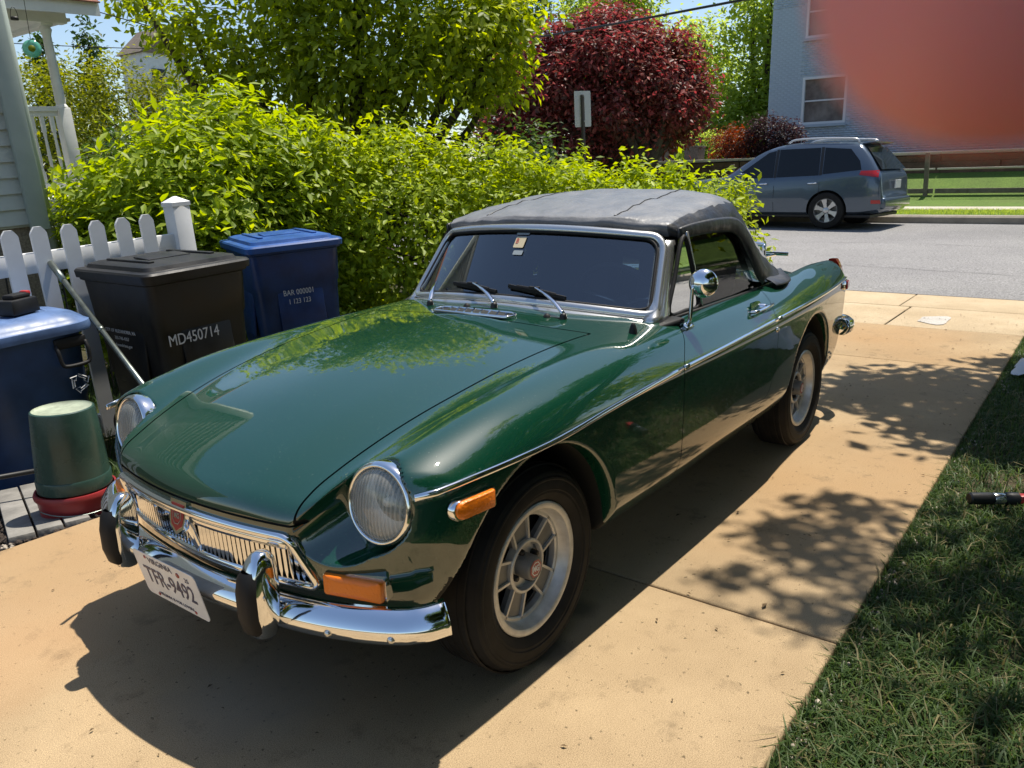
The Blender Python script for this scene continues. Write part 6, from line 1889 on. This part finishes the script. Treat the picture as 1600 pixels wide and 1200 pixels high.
# grey blue brick building
BX, BY0, BZ = -29.0, -9.15, 1.6
br = thing('brick_building', 'grey blue painted brick building with white framed windows behind the parked car', 'building', (BX, BY0, BZ))
W_, H_ = 17.0, 8.4
WIN = [(1.22, 1.30, 1.55, 1.62), (1.22, 4.22, 1.55, 1.75), (5.2, 1.30, 1.55, 1.62), (5.2, 4.22, 1.55, 1.75), (9.2, 1.30, 1.55, 1.62), (9.2, 4.22, 1.55, 1.75)]   # y, z, w, h
bm = bmesh.new()
ysx = sorted({0.0, W_} | {q for w in WIN for q in (w[0], w[0] + w[2])})
zsx = sorted({0.0, H_} | {q for w in WIN for q in (w[1], w[1] + w[3])})
for a, b in zip(ysx[:-1], ysx[1:]):
    for c, d in zip(zsx[:-1], zsx[1:]):
        cy, cz = (a + b) / 2, (c + d) / 2
        if any(w[0] < cy < w[0] + w[2] and w[1] < cz < w[1] + w[3] for w in WIN): continue
        vs = [bm.verts.new(p) for p in ((0, a, c), (0, b, c), (0, b, d), (0, a, d))]; bm.faces.new(vs)
bmesh.ops.remove_doubles(bm, verts=bm.verts, dist=1e-4)
vs = [bm.verts.new(p) for p in ((0, 0, 0), (-9, 0, 0), (-9, 0, H_), (0, 0, H_))]; bm.faces.new(vs)
vs = [bm.verts.new(p) for p in ((0, 0, H_), (0, W_, H_), (-9, W_, H_), (-9, 0, H_))]; bm.faces.new(vs)
from_bm('wall', bm, M['brick_paint'], br)
# courses: every visible brick of the near bay is a brick; the rest of the wall carries joined courses
bm = bmesh.new(); bm_box(bm, (-.006, 0, 0), (.020, .215, .066), bevel=.003, seg=1); bkm = bpy.data.meshes.new('brick'); bm.to_mesh(bkm); bm.free(); bkm.materials.append(M['brick_paint'])
V = []; F = []
n_b = 0
fv = [(0, 1, 3, 2), (4, 6, 7, 5), (0, 4, 5, 1), (2, 3, 7, 6), (1, 5, 7, 3), (0, 2, 6, 4)]
for r in range(int(H_ / .078)):
    z = .04 + r * .078; y = .11 + (.113 if r % 2 else 0)
    while y < W_ - .1:
        if not any(w[0] - .06 < y < w[0] + w[2] + .06 and w[1] - .03 < z < w[1] + w[3] + .03 for w in WIN):
            if n_b < 300 and y < 1.15 and .6 < z < 6.5 and (r % 1 == 0):
                o = bpy.data.objects.new('brick', bkm); COL.objects.link(o); o.parent = br; o.location = (.002 + random.uniform(-.001, .002), y, z); n_b += 1
            else:
                b0 = len(V); e = random.uniform(0, .003)
                for dx in (-.01, .004 + e):
                    for dy in (-.108, .108):
                        for dz in (-.033, .033): V.append((dx, y + dy, z + dz))
                F += [tuple(b0 + i for i in f) for f in fv]
        y += .226
from_arrays('brick_courses', np.array(V), np.array(F), M['brick_paint'], br, kind='stuff')
for (y, z, w, h) in WIN:
    f_ = bpy.data.objects.new('window', None); COL.objects.link(f_); f_.parent = br; f_.location = (-.10, y, z)
    bm = bmesh.new()
    for c, s_ in (((.05, w / 2, .04), (.16, w, .08)), ((.05, w / 2, h - .04), (.14, w, .08)), ((.05, .04, h / 2), (.14, .08, h - .16)), ((.05, w - .04, h / 2), (.14, .08, h - .16)), ((.02, w / 2, h / 2), (.06, w - .16, .05))):
        bm_box(bm, c, s_)
    from_bm('frame', bm, M['win_frame'], f_, kind='stuff')
    bm = bmesh.new(); bm_box(bm, (.0, w / 2, h / 2), (.02, w - .1, h - .1)); from_bm('pane', bm, M['win_pale'], f_)
    bm = bmesh.new(); bm_box(bm, (.13, w / 2, -.05), (.14, w + .1, .09)); from_bm('sill', bm, M['brick_paint'], f_)
# road sign seen from behind
rs = thing('road_sign', 'back of a grey road sign on a dark post in front of the red maple', 'sign', (-7.45, -3.72, 0))
rs.rotation_euler = TILT.to_euler()
bm = bmesh.new(); bm_box(bm, (.0, -.02, 1.16), (.05, .03, 2.36), bevel=.004); from_bm('post', bm, M['post_brown'], rs)
bm = bmesh.new(); bm_prism(bm, rrect(.27, .43, .02), -.0, .003, lambda u, v, d: Vector((u * .62, .0 + d + .0 * u, 2.16 + v)) if False else Matrix.Rotation(-.30, 3, 'Z') @ Vector((u, .004 + d - .03, 2.17 + v)))
from_bm('panel', bm, M['sign_back'], rs)
for z in (2.02, 2.32):
    bm = bmesh.new(); bm_lathe(bm, [(.0005, .012), (.008, .01), (.010, 0)], 8, 'Y', (0, -.004, z)); from_bm('bolt', bm, M['steel'], rs)
# overhead wires
def cable(name, label, a, b, r, sag, grp='overhead wires'):
    a, b = Vector(a), Vector(b)
    P = [a.lerp(b, t) - Vector((0, 0, sag * 4 * t * (1 - t))) for t in np.linspace(0, 1, 25)]
    bm = bmesh.new(); bm_tube(bm, P, r, 6)
    tag(from_bm(name, bm, M['wire'], None, smooth=True), label, 'wire', grp)
cable('power_cable', 'thick black overhead cable crossing in front of the red maple', (-7.34, -0.6, 3.19), (-13.24, -14.06, 4.29), .016, .10)
cable('overhead_wire', 'thin wire running from the porch roof towards the tree', (-3.19, -7.81, 3.35), (-8.84, -10.05, 3.36), .006, .05)
cable('overhead_wire', 'thin wire high in the gap of sky above the porch wire', (-4.75, -10.3, 4.02), (-11.08, -10.57, 4.06), .006, .05)
cable('overhead_wire', 'uppermost thin wire crossing the sky at the top left', (-5.99, -11.87, 4.35), (-18.32, -10.79, 5.48), .009, .1)
cable('overhead_wire', 'low wire passing behind the porch post over the yellow hedge', (-6.09, -16.36, 4.21), (-10.38, -13.85, 4.27), .009, .05)
# ------------------------------------------------------------------ parked car across the street
M['suv_paint'] = mat('slate_blue_paint', (0.075, 0.105, 0.145), rough=.3, metal=.5, coat=1.0, coat_rough=.03)
M['suv_glass'] = mat('tinted_glass', (0.008, 0.010, 0.012), rough=.03, spec=.5)
M['suv_alloy'] = mat('bright_alloy', (0.60, 0.60, 0.60), rough=.3, metal=.7)
hv = Vector((-.085, -.996, 0)).normalized()
suv = thing('parked_car', 'slate blue estate car with roof rails parked along the far kerb', 'car', (-16.22, -2.86, .166))
suv.rotation_euler = (0, 0, math.atan2(hv.y, hv.x))
#      x     hw   zb   belt  top
ST = [(-1.06, .70, .42, .60, .66), (-1.03, .80, .36, .66, .72), (-.99, .86, .34, .95, 1.02), (-.96, .875, .32, 1.02, 1.10), (-.84, .91, .30, 1.06, 1.27), (-.70, .925, .28, 1.07, 1.46), (-.54, .93, .27, 1.07, 1.63), (-.42, .935, .27, 1.07, 1.665), (-.2, .94, .26, 1.06, 1.69), (.5, .945, .26, 1.04, 1.715), (1.0, .945, .26, 1.02, 1.71), (1.3, .945, .26, 1.005, 1.655), (1.6, .945, .26, .995, 1.53), (2.0, .94, .26, .985, 1.27), (2.32, .935, .26, .975, 1.085), (2.9, .92, .27, .94, 1.03), (3.35, .88, .30, .86, .95), (3.56, .80, .34, .76, .84), (3.64, .66, .38, .64, .70)]
def suv_sec(hw, zb, belt, top):
    rw = hw * .955 - .25 * max(0, min(1, (top - belt) / .65))
    if top - belt < .12: rw = hw * .88
    return [(0, zb), (hw * .84, zb), (hw * .965, zb + .07), (hw, zb + .30 if belt > .8 else (zb + belt) / 2), (hw * .992, belt - .10 if belt > .8 else belt - .02), (hw * .965, belt), (rw + .025, top - .085 if top - belt > .2 else (top + belt) / 2), (rw - .03, top - .03 if top - belt > .2 else top - .015), (rw * .55, top), (0, top + .012)]
def suv_side(x, z):
    q = [float(np.interp(x, [s[0] for s in ST], [s[k] for s in ST])) for k in range(1, 5)]
    sec = suv_sec(*q)
    zs = [p[1] for p in sec[2:8]]; ysv = [p[0] for p in sec[2:8]]
    return float(np.interp(z, zs, ysv))
bm = bmesh.new()
rows = []
for s_ in ST:
    h = suv_sec(*s_[1:])
    rows.append([Vector((s_[0], -y, z)) for y, z in h[:0:-1]] + [Vector((s_[0], y, z)) for y, z in h])
rows2 = list(zip(*[catmull(list(c), 3) for c in zip(*rows)]))
R_ = bm_loft(bm, rows2, closed_v=True)
bm.faces.new(R_[0][::-1]); bm.faces.new(R_[-1])
body = from_bm('body', bm, M['suv_paint'], None, smooth=True)
bm = bmesh.new()
for wx in (0, 2.70):
    for s in (-1, 1): bm_lathe(bm, [(.0005, -.20), (.405, -.20), (.405, .20), (.0005, .20)], 40, 'Y', (wx, s * .90, .365))
cut = from_bm('cutter', bm, M['shut'], None)
md = body.modifiers.new('arch', 'BOOLEAN'); md.object = cut; md.operation = 'DIFFERENCE'; md.solver = 'EXACT'
dg = bpy.context.evaluated_depsgraph_get()
me = bpy.data.meshes.new_from_object(body.evaluated_get(dg))
bpy.data.objects.remove(body, do_unlink=True); bpy.data.objects.remove(cut, do_unlink=True)
me.materials.clear(); me.materials.append(M['suv_paint']); me.materials.append(M['shut'])
me.set_sharp_from_angle(angle=math.radians(38))
body = link_mesh('body', me, None, suv)
for p in me.polygons:
    c = p.center
    for wx in (0, 2.70):
        if abs(c.y) < .90 and math.hypot(c.x - wx, c.z - .365) < .41: p.material_index = 1
def suv_panel(name, poly, m, off=.006, sides=(1, -1), parent=suv, n=6):
    for s in sides:
        bm = bmesh.new()
        # strips between the lower and upper edges so that the panel follows the side
        lo, up = poly
        xs = np.linspace(0, 1, n + 1)
        rws = []
        for t in xs:
            a = (np.interp(t, np.linspace(0, 1, len(lo)), [p[0] for p in lo]), np.interp(t, np.linspace(0, 1, len(lo)), [p[1] for p in lo]))
            b = (np.interp(t, np.linspace(0, 1, len(up)), [p[0] for p in up]), np.interp(t, np.linspace(0, 1, len(up)), [p[1] for p in up]))
            r = []
            for q in np.linspace(0, 1, 5):
                x = a[0] + (b[0] - a[0]) * q; z = a[1] + (b[1] - a[1]) * q
                r.append((x, s * (suv_side(x, z) + off), z))
            rws.append(r)
        bm_loft(bm, rws)
        from_bm(name, bm, m, parent, smooth=True)
suv_panel('side_window', ([(1.16, 1.03), (2.02, 1.02)], [(1.20, 1.575), (1.36, 1.54), (2.02, 1.06)]), M['suv_glass'])
suv_panel('side_window', ([(.20, 1.06), (1.08, 1.035)], [(.26, 1.60), (1.12, 1.595)]), M['suv_glass'])
suv_panel('side_window', ([(-.62, 1.15), (.12, 1.08)], [(-.56, 1.32), (-.34, 1.555), (.18, 1.60)]), M['suv_glass'])
suv_panel('window_trim', ([(1.09, 1.03), (1.15, 1.03)], [(1.13, 1.60), (1.19, 1.59)]), M['black'], off=.007, n=1)
suv_panel('window_trim', ([(.13, 1.07), (.19, 1.06)], [(.19, 1.61), (.25, 1.61)]), M['black'], off=.007, n=1)
suv_panel('tail_light', ([(-.955, 1.0), (-.60, 1.055)], [(-.93, 1.135), (-.62, 1.13)]), M['red_lens'], off=.012)
suv_panel('rear_reflector', ([(-1.02, .50), (-.86, .50)], [(-1.01, .57), (-.86, .57)]), M['red_lens'], off=.02)
for xs_ in ((1.115, 1.02, .34), (.165, 1.06, .45)):
    suv_panel('door_gap', ([(xs_[0] - .004, xs_[2]), (xs_[0] + .004, xs_[2])], [(xs_[0] - .004, xs_[1]), (xs_[0] + .004, xs_[1])]), M['shut'], off=.003, n=1)
for x in (1.35, .30):
    for s in (1, -1):
        bm = bmesh.new(); bm_tube(bm, [(x - .10, s * (suv_side(x, .90) + .0), .905), (x - .08, s * (suv_side(x, .90) + .035), .907), (x + .08, s * (suv_side(x, .90) + .035), .903), (x + .10, s * suv_side(x, .90), .90)], .014, 8); from_bm('door_handle', bm, M['chrome'], suv, smooth=True)
bm = bmesh.new()                                        # tailgate glass
rws = []
for t in np.linspace(0.06, .92, 6):
    x = -.955 + .405 * t; z = 1.12 + .50 * t; w = .76 - .19 * t
    rws.append([(x - .035 - .01 * (1 - (y / w) ** 2), y, z) for y in np.linspace(-w, w, 9)])
bm_loft(bm, rws); from_bm('rear_window', bm, M['suv_glass'], suv, smooth=True)
bm = bmesh.new(); bm_box(bm, (-.62, 0, 1.665), (.26, 1.12, .035), Matrix.Rotation(.12, 3, 'Y'), bevel=.015); from_bm('spoiler', bm, M['suv_paint'], suv, smooth=True)
bm = bmesh.new(); bm_box(bm, (-1.06, 0, .86), (.02, .34, .16), bevel=.004); from_bm('number_plate', bm, M['plate'], suv)
bm = bmesh.new(); bm_box(bm, (-1.03, 0, .50), (.14, 1.62, .22), bevel=.05, seg=3); from_bm('rear_bumper', bm, M['suv_paint'], suv, smooth=True)
bm = bmesh.new(); bm_box(bm, (1.3, 0, .255), (4.3, 1.70, .07), bevel=.02); from_bm('sill_cladding', bm, M['black'], suv)
for s in (1, -1):
    bm = bmesh.new(); bm_tube(bm, catmull([(-.45, s * .58, 1.665), (-.40, s * .58, 1.735), (-.2, s * .585, 1.76), (.4, s * .585, 1.785), (.85, s * .58, 1.775), (1.0, s * .575, 1.715)], 4), .020, 8); from_bm('roof_rail', bm, M['suv_alloy'], suv, smooth=True)
    bm = bmesh.new(); bm_box(bm, (1.80, s * 1.03, 1.06), (.10, .20, .15), bevel=.035, seg=3); from_bm('wing_mirror', bm, M['suv_paint'], suv, smooth=True)
    bm = bmesh.new()
    bm_box(bm, (3.40, s * .68, .80), (.30, .26, .14), Matrix.Rotation(s * -.35, 3, 'Z'), bevel=.04); from_bm('headlight', bm, M['suv_glass'], suv, smooth=True)
sw_ = bpy.data.objects.new('wheel', None); COL.objects.link(sw_); sw_.parent = suv
bm = bmesh.new(); bm_lathe(bm, [(.235, -.20), (.30, -.215), (.35, -.20), (.365, -.17), (.367, -.10), (.365, -.03), (.35, .0), (.30, .012), (.245, .004), (.235, -.02)], 48, 'Y', closed=True); from_bm('tyre', bm, M['tyre'], sw_, ang=30)
bm = bmesh.new(); bm_lathe(bm, [(.242, -.01), (.238, .006), (.228, .006), (.222, -.02), (.215, -.10), (.0005, -.11)], 48, 'Y'); from_bm('rim', bm, M['alloy_dark'], sw_, ang=35)
for k in range(6):
    a = 2 * PI * k / 6 + .2
    def pt(r, t, d): return Vector((r * math.sin(a) + t * math.cos(a), d, r * math.cos(a) - t * math.sin(a)))
    bm = bmesh.new(); bm_prism(bm, [(.03, -.030), (.03, .030), (.14, .034), (.228, .060), (.228, -.060), (.14, -.034)], -.035, -.004, lambda u, v, d: pt(u, v, d - .02 * (1 - u / .23))); from_bm('spoke', bm, M['suv_alloy'], sw_)
bm = bmesh.new(); bm_lathe(bm, [(.065, -.03), (.06, -.008), (.03, .0), (.0005, .001)], 24, 'Y'); from_bm('hub_cap', bm, M['suv_alloy'], sw_, smooth=True)
sw_.location = (0, .935, .365)
for (x, y, rz) in ((2.70, .935, 0), (0, -.935, PI), (2.70, -.935, PI)):
    w2 = sw_.copy(); COL.objects.link(w2); w2.parent = suv; copy_parts(sw_, w2); w2.location = (x, y, .365); w2.rotation_euler = (0, .4 * x, rz)

# ------------------------------------------------------------------ the photographer's fingertip, 26 mm from the lens
def skin():
    m, nt, b = _nodes('finger_skin')
    b.inputs['Base Color'].default_value = (0.76, 0.275, 0.255, 1)
    b.inputs['Roughness'].default_value = 0.55
    b.inputs['Subsurface Weight'].default_value = 0.8
    b.inputs['Subsurface Radius'].default_value = (1.0, 0.28, 0.16)
    b.inputs['Subsurface Scale'].default_value = 0.006
    return m
M['skin'] = skin()
M['nail'] = mat('finger_nail', (0.62, 0.36, 0.30), rough=.3)

FD, FR = .028, .0074
f0 = CAM_P + CF * FD + CR * (.0115) + CU * (.0150)         # tip of the finger
fax = (CR * .985 + CU * .13 + CF * .10).normalized()       # runs out of the picture to the right
fu = (CU - fax * CU.dot(fax)).normalized(); fd = fax.cross(fu)
fg = thing('finger', 'out of focus fingertip of the photographer in the upper right corner', 'finger', f0)
bm = bmesh.new()
rows = []
for t in list(np.linspace(.0, 1, 12) ** 1.8 * .0085) + [.013, .017, .021, .024, .027, .031, .036, .042, .048]:
    k = (1 - (1 - min(t / .0085, 1)) ** 3) ** (1 / 3) if t > 0 else .02
    jt = 1 + .05 * math.exp(-((t - .026) / .005) ** 2) - .03 * math.exp(-((t - .014) / .005) ** 2) + .10 * max(0, t - .02) / .03
    rows.append([fax * t + fu * (FR * k * jt * math.cos(a)) + fd * (FR * .80 * k * jt * math.sin(a)) for a in np.linspace(0, 2 * PI, 33)[:-1]])
R_ = bm_loft(bm, rows, closed_v=True)
bm.faces.new(R_[0][::-1]); bm.faces.new(R_[-1])
o = from_bm('skin', bm, M['skin'], fg, smooth=True)
md = o.modifiers.new('sub', 'SUBSURF'); md.levels = 1; md.render_levels = 1
sgn = 1 if fd.dot(CF) > 0 else -1
bm = bmesh.new()
rows = []
for t in np.linspace(.0012, .0115, 8):
    k = (1 - (1 - min(t / .010, 1)) ** 2.7) ** (1 / 2.7)
    rows.append([fax * t + fu * (FR * k * 1.01 * math.sin(a)) + fd * sgn * (FR * .82 * k * math.cos(a)) for a in np.linspace(-.85, .85, 11)])
bm_loft(bm, rows)
from_bm('nail', bm, M['nail'], fg, smooth=True)
